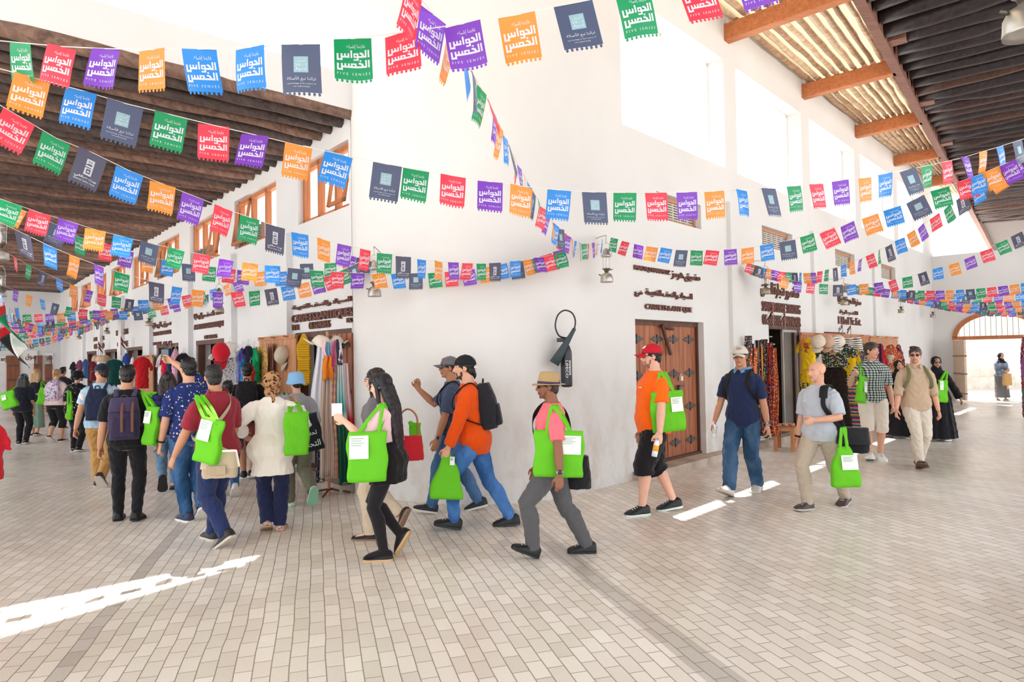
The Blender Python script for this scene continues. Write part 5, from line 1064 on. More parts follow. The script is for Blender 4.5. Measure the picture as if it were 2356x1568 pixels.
def drape(label, cat, box, D, m, heading, folds=4, amp=.02, gather=.6, group=None, fore=.85, name='scarf', lean=0, th=.004, tail=False):
    top, w, h = pbox(*box, D); w /= fore; r = empty(name, top, R(heading)); tag(r, label, cat, group); X = MB(); X.smooth = True; s = top.x*5
    X.sheet(lambda u, v: (w*(u-.5)*(gather+(1-gather)*min(1, v*1.6))+lean*v*h+.006*math.sin(v*9+s), amp*math.sin(u*folds*6.28+s+v*1.2)*(1-.3*v)+.01*math.sin(v*7+s), -h*v-.02*math.sin(u*7+s)*v), 6*folds, 14, th)
    X.build('cloth', m, r)
    if tail:
        X = MB()
        for i in range(14): x = w*(i/13-.5)*.95+lean*h; X.tube([(x, amp*.3, -h), (x+.004, amp*.3, -h-.03)], .003, 4)
        X.build('fringe', m, r)
    return r
def caphat(label, p, m, heading, tilt=20, k=.24, brim=None):
    r = empty('sun_hat', p); r.rotation_euler = (R(tilt), 0, R(heading)); tag(r, label, 'hat', 'hats for sale'); X = MB(); X.smooth = True; X.rings([[V((a*k*.5*math.cos(2*math.pi*j/20), a*k*.58*math.sin(2*math.pi*j/20), z*k)) for j in range(20)] for a, z in ((.95, 0), (1., .1), (.97, .3), (.82, .5), (.5, .62), (.05, .66))]); X.build('crown', m, r)
    X = MB(); X.smooth = True; X.sheet(lambda u, v: (k*.42*(2*u-1)*(1-.2*v*v), k*(.5+.5*v*(1-.45*(2*u-1)**2)-.12*(2*u-1)**2), -.06*k*(2*u-1)**2-.05*k*v), 10, 5, .006); X.build('brim', brim or m, r); return r
def board(label, MW, MWI, x0, y0, x1, y1, off=.05, th=.03, m=None, name='wooden_board'):
    a, zt = on(MWI, x0, y0, -off); b, zb = on(MWI, x1, y1, -off); r = empty(name, MW @ V(((a+b)/2, -off, zb))); tag(r, label, 'board'); inv = Matrix.Translation(r.location).inverted() @ MW
    X = MB(); n = max(1, int((b-a)/.16))
    for i in range(n): X.box((a+(b-a)*i/n+.003, -off, zb), (a+(b-a)*(i+1)/n-.003, -off+th, zt), inv)
    X.box((a, -off-.02, zt-.06), (b, -off, zt), inv); X.build('planks', m or WD_LIGHT, r)
    X = MB()
    for i in range(3): x = a+(b-a)*(i+.5)/3; X.tube([(inv @ V((x, -off-.02, zt-.03))), (inv @ V((x, -off-.1, zt-.02)))], .012, 6)
    X.build('peg', WD_LIGHT, r)
GOLD = floral('gold_carpet', '#c9a05f', ['#3d2c1c', '#8a6a35', '#e3c88b', '#3d2c1c'], 24, .36); FLAGM = stripes('flag_scarf', ['#23252a', '#eceae6', '#1f8a55'], 'X', 4.3)
MULTI = [floral('folk_%d' % i, b, c, s, .42) for i, (b, c, s) in enumerate((('#7a1f3a', ['#e0a52a', '#2f6b4a', '#d8e0e8', '#b23a7a', '#22305e'], 44), ('#23252f', ['#c23b2e', '#e8a83a', '#3d7f8c', '#e6e0da', '#1c1d24'], 52), ('#c4532a', ['#f0d25a', '#7a1f3a', '#f3efe8', '#2b2a55'], 48), ('#3a2f4f', ['#d4562f', '#2f8b7a', '#f0c84f', '#e9e4de'], 56), ('#1f3f3a', ['#d8c23a', '#b0325a', '#efe9e0', '#2a2a30'], 40)))]
STR = [stripes('folk_stripe_%d' % i, c, 'X', s) for i, (c, s) in enumerate(((['#1d1d22', '#6d4a3a', '#1d1d22', '#c9b9a8', '#3a3a44'], 14.), (['#a02d3a', '#e4b23c', '#2a2a33', '#dfd8d0', '#4f7d86'], 12.), (['#23232a', '#8d8f96', '#23232a', '#c9462f'], 16.)))]
BANDS = stripes('band_skirt', ['#d8c36a', '#5a3f7a', '#d0d2d4', '#b8324a', '#3d7f86', '#e8b0a0', '#c23a78', '#48507a', '#a98a3a'], 'Z', 3.6); YEL = K('#eabf1c')
ZEBRA = stripes('zebra', ['#efece8', '#26262a', '#efece8'], 'Z', 22., .12)
# -- near left stall, round the first shop
board('plank hanging board beside the first left-hand shop, behind the flag-coloured scarf', ML, MLI, 596, 776, 682, 905, .14)
G1 = 'goods hung on the board of the first left-hand shop'; D = LD_(620, .2)
garment('green t-shirt hung at the left edge of the first shop board', 'shirt', (577, 800, 593, 880), D, K('#0f9d63'), LB, .6, group=G1, fore=.36)
drape('gold and black patterned wall hanging on the first shop board', 'wall hanging', (590, 797, 615, 915), D, GOLD, LB, 1, .004, 1., G1, .38, 'wall_hanging')
drape('narrow brown striped scarf between the gold hanging and the flag scarf', 'scarf', (615, 790, 629, 905), D-.03, stripes('brown_stripe', ['#9a6a5c', '#6d4640', '#b88d7e'], 'X', 22.), LB, 2, .012, .8, G1, .38)
fs = drape('flag-coloured scarf with black, white and green stripes and a red end', 'scarf', (627, 815, 653, 905), D-.05, FLAGM, LB, 1, .006, 1., G1, .38)
X = MB(); tp, w, h = pbox(627, 792, 653, 816, D-.05); w /= .38; X.m = 0; X.box((-w/2, -.006, -.02), (w/2, .006, h*.65)); X.m = 1; X.box((-w/2, -.006, h*.65), (w/2, .006, h*1.02)); X.build('red_end', [K('#cf2a35'), K('#e7e4df')], fs)
caphat('beige cap with a blue print on the first shop board', at(657, 818, D-.34), K('#c3b6a2'), LB+180, -70, .25, K('#b7a993'))
garment('lime green shirt hung beside the yellow pocket hanger', 'shirt', (660, 785, 687, 842), D-.02, K('#b9d85a'), LB, .4, group=G1, fore=.4)
garment('lime and white checked shirt hung below the lime green shirt', 'shirt', (654, 845, 688, 905), D-.03, plaid('lime_check', '#e2ecc8', '#a9cc6a', '#7fae4c', 18), LB, .4, group=G1, fore=.4)
D = 9.75; yh = drape('yellow quilted pocket hanger with a pointed top', 'hanger', (684, 792, 714, 884), D, K('#cf9f1f'), 5, 1, .003, 1., G1, 1., 'pocket_hanger')
X = MB(); tp, w, h = pbox(684, 792, 714, 884, D)
for k in range(3): X.box((-w*.44, -.03, -h*(.3+.33*k)), (w*.44, -.004, -h*(.04+.33*k)))
X.build('pocket', stripes('quilt', ['#d9ab2b', '#b8871a'], 'Z', 30.), yh); X = MB(); X.prism([(-w/2, 0), (w/2, 0), (.02, .16), (-.02, .16)], -.002, .002, TXT); X.build('pointed_top', K('#cf9f1f'), yh)
dl = MB(); a0, _ = on(MLI, 769, 900, -.03); dl.box((a0, -.05, .14), (.06, -.0, 2.1), ML)
for i in range(1, 4): x = a0+(.06-a0)*i/4; dl.box((x-.012, -.062, .14), (x+.012, -.05, 2.1), ML)
leaf = dl.build('door_leaf', WD_DOOR, bpy.data.objects['door_1'])
X = MB()
for z in (1.92, 1.3): X.box((a0+.1, -.08, z), (.03, -.06, z+.05), ML); X.ell(ML @ V((a0+.3, -.075, z+.025)), (.06, .06, .05), 10, 6)
X.build('strap_hinge', IRON, leaf)
# -- scarf stand
D = 8.75; p0 = at(757, 1124, D); p0.z = 0; st = empty('scarf_stand', p0); tag(st, 'upright stand crowded with hanging scarves in front of the first shop', 'stand'); zt = at(757, 762, D).z
X = MB(); X.tube([(0, 0, 0), (0, 0, zt)], .02, 8); X.build('post', WD_LIGHT, st); X = MB()
for a in (0, 1.57, 3.14, 4.71): X.tube([(0, 0, .06), (.28*math.cos(a), .28*math.sin(a), .015)], .014, 6)
X.build('foot', WD_DARK, st); X = MB()
for a in range(8): X.tube([(0, 0, zt-.12), (.13*math.cos(a*.785), .13*math.sin(a*.785), zt-.08)], .006, 5)
X.build('arm', IRON, st)
G2 = 'scarves on the stand before the first shop'; HS = 20
caphat('cream cap on top of the scarf stand, left', at(737, 800, D-.08), K('#e6dccd'), 110, 35, .25); caphat('cream cap on top of the scarf stand, right', at(774, 795, D+.05), K('#e3d5c6'), -60, 30, .2)
drape('long white scarf on the left of the scarf stand', 'scarf', (722, 790, 752, 1000), D-.12, K('#e3e4ee'), HS, 2, .02, .45, G2, 1, lean=-.06)
drape('dark grey patterned scarf beside the long white scarf', 'scarf', (733, 795, 752, 1105), D-.06, floral('dark_scarf', '#3a3842', ['#6a6672', '#23222a', '#8d8a96'], 30, .4), HS, 2, .02, .5, G2, 1, lean=-.03, tail=True)
drape('beige and grey striped scarf in the middle of the scarf stand', 'scarf', (734, 850, 766, 1096), D-.2, stripes('beige_scarf', ['#c9b3aa', '#ad9a98', '#d8c6b8', '#c4a58c'], 'X', 20.), HS, 3, .025, .6, G2, 1, tail=True)
drape('beige scarf with orange squares beside the striped scarf', 'scarf', (756, 840, 774, 1090), D-.16, plaid('orange_check', '#dcc0a4', '#cf9f78', '#b98a9a', 9.), HS, 2, .02, .7, G2, 1, tail=True)
drape('bright orange scarf knotted near the top of the scarf stand', 'scarf', (742, 818, 766, 872), D-.26, K('#e07f1f'), HS, 2, .035, .7, G2, 1)
def ombre(k, stops):
    if k in MATS: return MATS[k]
    t = NT(k); sp = t.n('ShaderNodeSeparateXYZ'); t.l(t.coord(), sp.inputs[0]); f = t.n('ShaderNodeMapRange'); t.l(sp.outputs['Z'], f.inputs[0]); f.inputs[1].default_value = 0; f.inputs[2].default_value = -1.75
    MATS[k] = fin(t, t.ramp(f.outputs[0], stops), .85, .15); return MATS[k]
drape('teal, white and dark green tie-dyed scarf on the right of the scarf stand', 'scarf', (768, 830, 794, 1112), D-.14, ombre('tie_dye_teal', [(0, '#e8e4e6'), (.25, '#9fcfcf'), (.36, '#57b0b0'), (.43, '#dfe3e2'), (.47, '#2f6a55'), (.7, '#1f5a44'), (1, '#17503c')]), HS, 3, .025, .5, G2, 1, tail=True, lean=.04)
drape('pink and red tie-dyed scarf at the right edge of the scarf stand', 'scarf', (782, 835, 806, 1085), D-.05, ombre('tie_dye_red', [(0, '#ecd8d8'), (.3, '#e9c3c4'), (.42, '#cf2f3a'), (.7, '#b3202e'), (1, '#a51c2c')]), HS, 2, .03, .5, G2, 1, lean=.05, tail=True)
for i, (x0, c) in enumerate(((745, '#e9c8d2'), (752, '#6aa7cf'), (760, '#c9bfd6'), (768, '#b04a7a'), (776, '#3c3a52'), (783, '#dcd6de'))):
    drape(('pale pink', 'sky blue', 'lilac', 'magenta', 'navy', 'off-white')[i]+' fringed scarf end knotted at the top of the scarf stand', 'scarf', (x0-6+(i*5) % 4, 779+(i*7) % 9, x0+6, 818+(i*17) % 26), D-.22+.03*(i % 3), cloth(c), HS+20*(i-3), 2, .01, .35, G2, 1, tail=True, lean=.12*math.sin(i*1.9))
# -- second and third left shops
D = LD_(535); G3 = 'clothes hung outside the second left-hand shop'
garment('long grey and white patterned robe outside the second left-hand shop', 'robe', (492, 800, 543, 900), D, floral('grey_robe', '#d8d6d8', ['#3a3a44', '#8b98a8', '#5c4a52', '#e9e6e6', '#2a2a30'], 40, .4), LH, .3, group=G3, fore=.7, name='hanging_robe')
caphat('red cap hung at the left of the grey patterned robe', at(506, 812, D-.15), K('#d01f33'), LH+180, -70, .3)
garment('white printed t-shirt folded above the grey patterned robe', 'shirt', (513, 788, 543, 822), D-.12, floral('white_print_tee', '#efebe4', ['#b9a58c', '#cbbfae', '#efebe4', '#efebe4'], 14, .3), LH, .5, group=G3, fore=.7)
for i, (x0, x1, y0, y1, c, n) in enumerate(((545, 556, 806, 880, '#6f7f9a', 'slate blue'), (551, 563, 800, 880, '#4b3f8f', 'violet'), (556, 572, 822, 885, '#1f7fc4', 'bright blue'), (562, 579, 795, 850, '#23263f', 'navy'), (569, 583, 838, 905, '#cf2440', 'crimson'))):
    garment(n+' shirt on the crowded rail left of the plank board', 'shirt', (x0, y0, x1, y1), LD_((x0+x1)/2, .36+.04*i), K(c), LH+10, .5, group=G3, fore=.55)
board('brown board behind the red t-shirt between the third and fourth left-hand shops', ML, MLI, 318, 818, 352, 930, .14)
G4 = 'shirts hung outside the third left-hand shop'
for i, (x0, x1, y0, y1, c, n) in enumerate(((364, 381, 815, 885, '#e3e4ec', 'white'), (372, 388, 812, 880, '#d3273a', 'scarlet'), (384, 399, 800, 885, '#28335c', 'dark navy'), (396, 412, 803, 882, '#e3a9bd', 'rose pink'), (408, 436, 812, 890, '#222226', 'black'))):
    garment(n+' shirt on the rail outside the third left-hand shop', 'shirt', (x0, y0, x1, y1), LD_((x0+x1)/2, .4), K(c), LH+10, .6, group=G4, fore=.62)
garment('red t-shirt with a white figure print spread on the brown board', 'shirt', (305, 820, 349, 893), LD_(328, .45), K('#d5252c'), LH, .7, group=G4, fore=1.)
for i, (x0, x1, y0, y1, c, n) in enumerate(((299, 311, 822, 890, '#e8e3e6', 'off-white'), (283, 299, 812, 870, '#2f4d9c', 'royal blue'), (286, 296, 825, 880, '#eceaf0', 'snow white'), (244, 282, 826, 885, '#1c5a55', 'dark teal'), (232, 246, 826, 880, '#cfd5d2', 'pale grey'), (205, 222, 830, 875, '#7d2f3c', 'wine red'), (190, 204, 826, 870, '#3d5c8f', 'steel blue'), (176, 191, 828, 876, '#8a4f6a', 'plum'), (162, 176, 832, 880, '#2a2a33', 'charcoal'))):
    garment(n+' garment hung along the farther left-hand shops', 'shirt', (x0, y0, x1, y1), LD_((x0+x1)/2, .35), K(c), LH+10, .5, group='clothes hung outside the farther left-hand shops', fore=.85)
for i, (px, c, n) in enumerate(((222, '#c9a48c', 'left'), (232, '#d3b19a', 'middle'), (242, '#b99780', 'right'))): caphat('beige hat on the far left-hand stall, %s one of three' % n, at(px, 830, LD_(px, .5)), K(c), LH, 10, .26)
# -- right-hand stalls
D = RD_(1752, .35); G5 = 'scarves and bags on the rack left of the glass shop door'
rk = empty('clothes_rack', gnd(1752, 1004)); tag(rk, 'rack crowded with folk scarves left of the glass shop door', 'rack'); zt = at(1752, 768, D).z; X = MB()
X.tube([(0, 0, 0), (0, 0, zt)], .02, 8); X.tube([(-.25, -.1, .02), (.25, .1, .02)], .02, 6); X.build('post', WD_LIGHT, rk); X = MB(); X.tube([(-.32, .0, zt), (.28, .0, zt)], .014, 8); X.tube([(-.3, -.12, zt-.16), (.28, -.12, zt-.16)], .014, 8); X.build('rail', M('white_rail', '#e6e2de', .5), rk)
X = MB(); X.box((-.16, .02, zt-.12), (.22, .06, zt+.06)); X.build('header_board', WD_LIGHT, rk)
for i, (x0, x1, y0, y1, m, n) in enumerate(((1712, 1727, 772, 985, MULTI[3], 'dark violet folk'), (1722, 1738, 790, 900, STR[0], 'black and tan striped'), (1728, 1742, 800, 960, MULTI[2], 'orange folk'), (1737, 1750, 782, 990, STR[2], 'grey and black striped'), (1744, 1758, 795, 940, STR[1], 'red and gold striped'), (1752, 1766, 780, 1000, MULTI[1], 'black folk'), (1760, 1773, 790, 880, K('#d4431f'), 'plain vermilion'), (1766, 1780, 788, 985, MULTI[0], 'crimson folk'), (1774, 1788, 800, 1000, MULTI[2], 'flame red folk'), (1740, 1756, 850, 1005, MULTI[4], 'green folk'))):
    drape(n+' scarf on the rack left of the glass shop door', 'scarf', (x0, y0, x1, y1), D-.04*(i % 3), m, RH, 2, .025, .7, G5, .62, tail=True, lean=.05*math.sin(i*2.3))
bp = gnd(1809, 1034); bn = empty('bench', bp, R(RH+90+13)); tag(bn, 'low wooden bench below the scarf rack', 'bench'); X = MB(); X.box((-.28, -.17, .36), (.26, .17, .41)); X.build('seat', WD_LIGHT, bn)
X = MB(); X.box((-.26, -.16, .22), (.24, -.13, .36)); X.box((-.26, .13, .22), (.24, .16, .36)); X.build('apron', WD_LIGHT, bn)
for x, y in ((-.24, -.14), (.22, -.14), (-.24, .14), (.22, .14)): X = MB(); X.box((x-.03, y-.03, 0), (x+.03, y+.03, .36)); X.build('leg', WD_LIGHT, bn)
for i, (dx, c) in enumerate(((-.12, '#b9876c'), (.0, '#d0a07f'), (.12, '#c98f74'))):
    r = empty('wooden_bowl', bp+V((dx, .02, .41))); tag(r, ('dark', 'pale', 'reddish')[i]+' small turned bowl on the low bench', 'bowl', 'small bowls on the bench'); X = MB(); X.smooth = True; X.lathe([(.025, 0), (.05, .03), (.055, .06), (.045, .06), (.02, .02)], 14); X.build('bowl_body', M('bowl '+c, c, .5), r)
board('wooden header board above the hanging dresses', MR, MRI, 1842, 764, 2000, 800, .13, .03, WD_FRAME); board('lattice board at the farther dress stall', MR, MRI, 2002, 772, 2066, 800, .13, .03, WD_LIGHT)
G6 = 'dresses hung at the right-hand stall'
D = RD_(1870, .3)
garment('yellow embroidered jacket at the left of the dress stall', 'jacket', (1838, 778, 1878, 850), D, YEL, RH, .7, group=G6, fore=.75, trim=MULTI[2], name='hanging_jacket'); garment('plain yellow skirt under the embroidered jacket', 'skirt', (1843, 848, 1874, 905), D+.04, YEL, RH, 0, .5, group=G6, fore=.8, name='hanging_skirt')
drape('green folk cloth below the yellow skirt', 'cloth', (1842, 880, 1860, 985), D+.02, MULTI[4], RH, 2, .02, .9, G6, .8, 'hanging_cloth')
D = RD_(1918, .45)
garment('folk dress with embroidered tan bodice in the middle of the dress stall', 'dress', (1882, 792, 1956, 845), D, MULTI[4], RH, .95, group=G6, fore=.8, trim=floral('tan_bodice', '#c9a27a', ['#7a2f3a', '#3a3040', '#d8b98a', '#a06a4a'], 30, .4), name='hanging_dress'); garment('black patterned skirt of the middle folk dress', 'skirt', (1898, 840, 1944, 990), D+.02, floral('black_skirt', '#231c1b', ['#4a3428', '#3a2a22', '#231c1b'], 40, .4), RH, 0, .55, group=G6, fore=.8, name='hanging_skirt')
garment('yellow and green pointed folk top behind the middle dress', 'garment', (1932, 800, 1972, 885), D+.25, YEL, RH, .9, .3, group=G6, fore=.8, trim=MULTI[4], name='hanging_blouse')
D = RD_(1975, .45)
garment('blue and maroon folk dress top beside the checked-shirt man', 'dress', (1944, 792, 2000, 878), D, MULTI[3], RH, .8, group=G6, fore=.75, trim=floral('olive_bodice', '#8c7a3a', ['#b8324a', '#48507a', '#d8c36a'], 26, .4), name='hanging_dress'); garment('skirt in bright horizontal bands under the blue and maroon dress top', 'skirt', (1952, 872, 1992, 985), D+.02, BANDS, RH, 0, .4, group=G6, fore=.75, name='hanging_skirt')
for i, (px, c) in enumerate(((1884, '#dccdbb'), (1905, '#c9a58c'), (1930, '#e2d8cb'))): caphat(('left', 'middle', 'right')[i]+' cream hat on the rail of the dress stall', at(px, 790, RD_(px, .55)), K(c), RH+180, -40, .27)
for i, (x0, x1) in enumerate(((1892, 1926), (1944, 1978))): drape(('left', 'right')[i]+' zebra-striped scarf on the rail of the dress stall', 'scarf', (x0, 776, x1, 806), RD_((x0+x1)/2, .55), ZEBRA, RH, 2, .03, .8, G6, .8)
for i, (px, m) in enumerate(((1990, K('#2f8b6a')), (1998, K('#d8d3cb')), (2005, K('#c23a6a')), (2012, MULTI[0]), (2019, K('#23304f')))): drape(('emerald', 'off-white', 'cerise', 'crimson patterned', 'midnight blue')[i]+' garment on the rail beyond the dresses', 'cloth', (px-6, 790, px+6, 930), RD_(px, .4), m, RH, 1, .03, .7, G6, .6, 'hanging_cloth')
D = RD_(2050, .4)
for i, (x0, x1, m, n) in enumerate(((2020, 2036, K('#b5242f'), 'plain red'), (2032, 2066, MULTI[2], 'orange and cream folk'), (2058, 2076, MULTI[0], 'crimson folk'))): garment(n+' dress at the farther dress stall', 'dress', (x0, 792, x1, 960), D, m, RH, .6, .3, group='dresses at the farther stall', fore=.7, name='hanging_dress', trim=floral('cream_bodice', '#d8cdbd', ['#8a8078', '#c9bfae'], 40, .35) if i == 1 else None)
for i, (x0, x1, y0, y1, m, n) in enumerate(((2344, 2366, 775, 960, MULTI[0], 'crimson folk'), (2350, 2376, 880, 962, K('#177a7c'), 'teal'), (2346, 2372, 820, 870, K('#8a4f8a'), 'purple'))): garment(n+' dress at the right-hand stall before the gate', 'dress', (x0, y0, x1, y1), 16.5-.3*i, m, 90, .5, group='dresses before the gate', fore=1, name='hanging_dress')
sr = garment('red t-shirt with white lettering at the extreme left in front', 'shirt', (-46, 972, 15, 1104), 6.6, K('#c4202f'), 30, .8, group=None, fore=1.)
r = empty('display_bust', sr.location+V((-.62, .1, 0))); tag(r, 'dark display stand holding the red t-shirt with white lettering', 'stand'); X = MB(); X.tube([(0, .03, -r.location.z+.01), (0, .03, .12)], .03, 8); X.lathe([(.22, -r.location.z), (.22, -r.location.z+.02), (.02, -r.location.z+.03)], 16); X.tube([(0, .0, .1), (.62, -.1, .1)], .015, 8); X.build('stand_pole', M('dark_stand', '#3a3540', .6), r)
# national flags on short sticks
UR, UG, UW, UB = K('#c8202f'), K('#12764f'), K('#ecebea'), K('#202124')
def uae(label, c, w, h, heading, furl=.45, stick=.0):
    r = empty('national_flag', c, R(heading)); tag(r, label, 'flag', 'red, green, white and black flags'); s = c.x*3
    for m, u0, u1, v0, v1, n in ((UR, 0, .26, 0, 1, 'red_band'), (UG, .26, 1, 0, .333, 'green_band'), (UW, .26, 1, .333, .667, 'white_band'), (UB, .26, 1, .667, 1, 'black_band')):
        X = MB(); X.smooth = True
        X.sheet(lambda u, v: (lambda U, Vv: (w*(1-furl)*U*.9+.05*Vv*w, .16*w*math.sin(Vv*9+U*3+s)*(1-.3*U), -h*(.12*Vv+.88*(Vv*.4+U*.6))))(u0+(u1-u0)*u, v0+(v1-v0)*v), 8, 8, .003); X.build(n, m, r)
    X = MB(); X.tube([(0, 0, -h*.9-stick), (0, 0, .03)], .008, 6); X.build('stick', M('stick', '#8a7f78', .6), r); return r
fl_ = uae('large national flag hanging at the left edge of the arcade', at(-4, 700, 7.2), .62, .7, -5, .5, .0)
for px, py, h, lb in ((1778, 700, .3, 'left of two small national flags over the glass shop door'), (1806, 712, .25, 'right of two small national flags over the glass shop door'), (1938, 742, .24, 'left small national flag above the dress stall'), (1957, 746, .22, 'right small national flag above the dress stall'), (278, 775, .4, 'right small national flag above the far left-hand stalls'), (226, 786, .4, 'left small national flag above the far left-hand stalls')):
    D = RD_(px, .3) if px > 1200 else LD_(px, .3); uae(lb, at(px, py, D), h*.75, h, RH+180 if px > 1200 else LH, .5, .15)
# ================================================================== bunting
def flagcloth(name, c):
    t = NT(name); l = lin(c); df = t.b; tr = t.n('ShaderNodeBsdfTranslucent'); tr.inputs['Color'].default_value = l; mx = t.n('ShaderNodeMixShader'); mx.inputs[0].default_value = .28
    fin(t, c, .38, .45); t.l(df.outputs[0], mx.inputs[1]); t.l(tr.outputs[0], mx.inputs[2]); t.l(mx.outputs[0], t.out.inputs[0]); return t.m
FC = {'G': flagcloth('flag_green', '#159a5f'), 'R': flagcloth('flag_red', '#ee4255'), 'P': flagcloth('flag_purple', '#8343c4'), 'O': flagcloth('flag_orange', '#f2983c'), 'B': flagcloth('flag_blue', '#2f8fe6'), 'K': flagcloth('flag_grey', '#565f7c'), 'Q': flagcloth('flag_grey_dark', '#54546a')}
FP = flagcloth('flag_print', '#eef0f8'); FS = flagcloth('flag_square', '#a9cfd8'); CORD = M('bunting_cord', '#e9e4dd', .7)
FW, FH = .152, .185
SIN = [(0, 1.7, -2.6, 4.2), (1.7, 5.2, -2.6, -.8), (3.6, 5.2, -.8, 4.2), (5.2, 11.4, 0, 1.8), (6.7, 8.3, 1.8, 4.2), (9.8, 11.4, 1.8, 4.2)]
W1 = SIN+[(12.5, 14.1, 0, 7.2), (15.2, 16.6, .2, 4.4), (16.6, 18.2, 3., 4.4), (18.2, 19.8, -2.6, 4.4), (16.6, 18.2, .2, 1.5), (15.2, 18.2, -2.6, -1.2), (19.8, 27.4, 0, 1.8), (20.9, 23.2, 3.4, 5.), (22.2, 24.4, 2.6, 4.2), (23, 24.8, 1.8, 3.2), (25.8, 27.4, 1.8, 7.2), (28.4, 30, 0, 7.2)]
W2 = SIN+[(11.4, 27.4, 0, 1.8), (12.4, 14., 1.8, 4.4), (14., 16., 3.1, 4.4), (16., 17.6, 1.8, 4.4), (19.6, 22.2, 3.4, 5.), (21.4, 23.6, 2.6, 4.2), (22.4, 24.2, 1.8, 3.2), (20.6, 22.2, 6., 7.4), (25.8, 27.4, 1.8, 7.2), (28.4, 30, 0, 7.2)]
def flag_mesh(k, bend):
    w, h = (FW, FH) if k not in 'KQ' else (FW*1.06, FH*1.13); b1, b2 = ((.006, .0), (.014, .006), (-.01, .01))[bend]
    yo = lambda x, z: b1*math.sin(x/w*4+bend)*(-z/h)+b2*(z/h)**2*2
    X = MB(); X.smooth = True; n = 8; hb = h*.93
    X.sheet(lambda u, v: (w*(u-.5), yo(w*(u-.5), -hb*v), -hb*v), n, 6)
    for i in range(8):                                 # cut-paper teeth along the lower edge
        x = w*((i+.5)/8-.5); a = w*.028; z = -hb; P = [(x-a*.7, z), (x-a*1.4, z-h*.035), (x, z-h*.07), (x+a*1.4, z-h*.035), (x+a*.7, z)]
        X.add([(px, yo(px, pz), pz) for px, pz in P], [(0, 1, 2, 3, 4)])
    X.m = 1; X.smooth = False
    def tx(s, cx, cz, tw, th, bold=0., sp=1.):
        vs, fs, ww, hh = text_mesh(s, 1., 0., bold, 1, sp)
        X.add([(cx+p.x*tw/ww, yo(cx+p.x*tw/ww, cz+p.y*th/hh)-.0012, cz+p.y*th/hh) for p in vs], [f for f in fs])
    def rc(x0, x1, z0, z1, m=1):
        X.m = m; a = max(1, int(abs(x1-x0)/w*18)); b = max(1, int(abs(z1-z0)/h*12))
        X.add([(x, yo(x, z)-(.0012 if m == 1 else .0007), z) for j in range(b+1) for i in range(a+1) for x, z in ((x0+(x1-x0)*i/a, z0+(z1-z0)*j/b),)], [(j*(a+1)+i, j*(a+1)+i+1, (j+1)*(a+1)+i+1, (j+1)*(a+1)+i) for j in range(b) for i in range(a)]); X.m = 1
    def blk(rs, zb, hh):                               # square-cut letters drawn on a 30 x 10 grid
        for x0, x1, z0, z1 in rs: rc((x0/30-.5)*w*.86, (x1/30-.5)*w*.86, zb+z0/10*hh, zb+z1/10*hh)
    A = arabic
    if k == 'K':
        rc(-.03, .03, -h*.55, -h*.24, 2); tx(A('أبريل'), 0, -h*.315, .04, h*.07); tx('24 - 1', 0, -h*.40, .046, h*.055); tx('April', 0, -h*.49, .046, h*.07)
        tx(A('تراثنا نبع الأصالة'), 0, -h*.67, w*.74, h*.1); tx('our heritage is the source of', 0, -h*.765, w*.74, h*.038); tx('our authenticity', 0, -h*.82, w*.42, h*.036)
    elif k == 'Q':
        s = w*.012
        for x0, x1, z0, z1 in ((-.022, .022, -.26, -.215), (-.022, -.012, -.36, -.26), (.012, .022, -.4, -.26), (-.022, .012, -.335, -.30), (-.01, .012, -.285, -.27), (-.022, .022, -.43, -.385), (-.022, .022, -.48, -.455), (-.022, -.012, -.62, -.48), (.012, .022, -.62, -.43), (-.022, .022, -.65, -.605), (-.006, .006, -.57, -.525)): rc(x0, x1, h*z0, h*z1)
        tx(A('بيت صقفي'), 0, -h*.74, w*.78, h*.1, .03); tx('National Culture Center', 0, -h*.82, w*.76, h*.05, .01)
    else:
        tx(A('غايتنا إشباع'), .012, -h*.2, w*.5, h*.12); blk(W1, -h*.44, h*.235); blk(W2, -h*.665, h*.235); tx('FIVE SENSES', 0, -h*.8, w*.86, h*.055, .0, 1.7)
    return X.mesh('flag', [FC[k], FP, FS])
FM_ = {(k, b): flag_mesh(k, b) for k in FC for b in range(3)}
frnd = random.Random(11)
def bunting(label, pts, cols, off=0, ends=True, ahead=None, behind=None, sc=1.):
    r = empty('bunting_string', pts[0]); tag(r, label, 'bunting', 'strings of small printed flags'); O = V(pts[0]); n = len(pts); p = [V(q)-O for q in pts]
    c0 = (ahead-O) if ahead is not None else p[0]*2-p[1]; c1 = (behind-O) if behind is not None else p[-1]*2-p[-2]
    X = MB(); X.tube([c0]+p+[c1], .0022, 5); X.build('cord', CORD, r)
    for i in range(n):
        t = (p[min(i+1, n-1)]-p[max(i-1, 0)]).normalized(); t = t if t.x*1 >= -.2 or abs(t.y) > .9 else -t
        y = V((0, 0, 1)).cross(t).normalized(); z = t.cross(y); k = cols[i % len(cols)]
        o = bpy.data.objects.new('flag', FM_[(k, frnd.randrange(3))]); COL.objects.link(o); o.parent = r
        M3 = Matrix((t, y, z)).transposed().to_4x4() @ Matrix.Rotation(R(frnd.gauss(off, 7)), 4, 'X') @ Matrix.Rotation(R(frnd.gauss(0, 2.5)), 4, 'Y') @ Matrix.Rotation(R(frnd.gauss(0, 9)), 4, 'Z') @ Matrix.Scale(sc, 4)
        o.matrix_local = Matrix.Translation(p[i]) @ M3
    return r
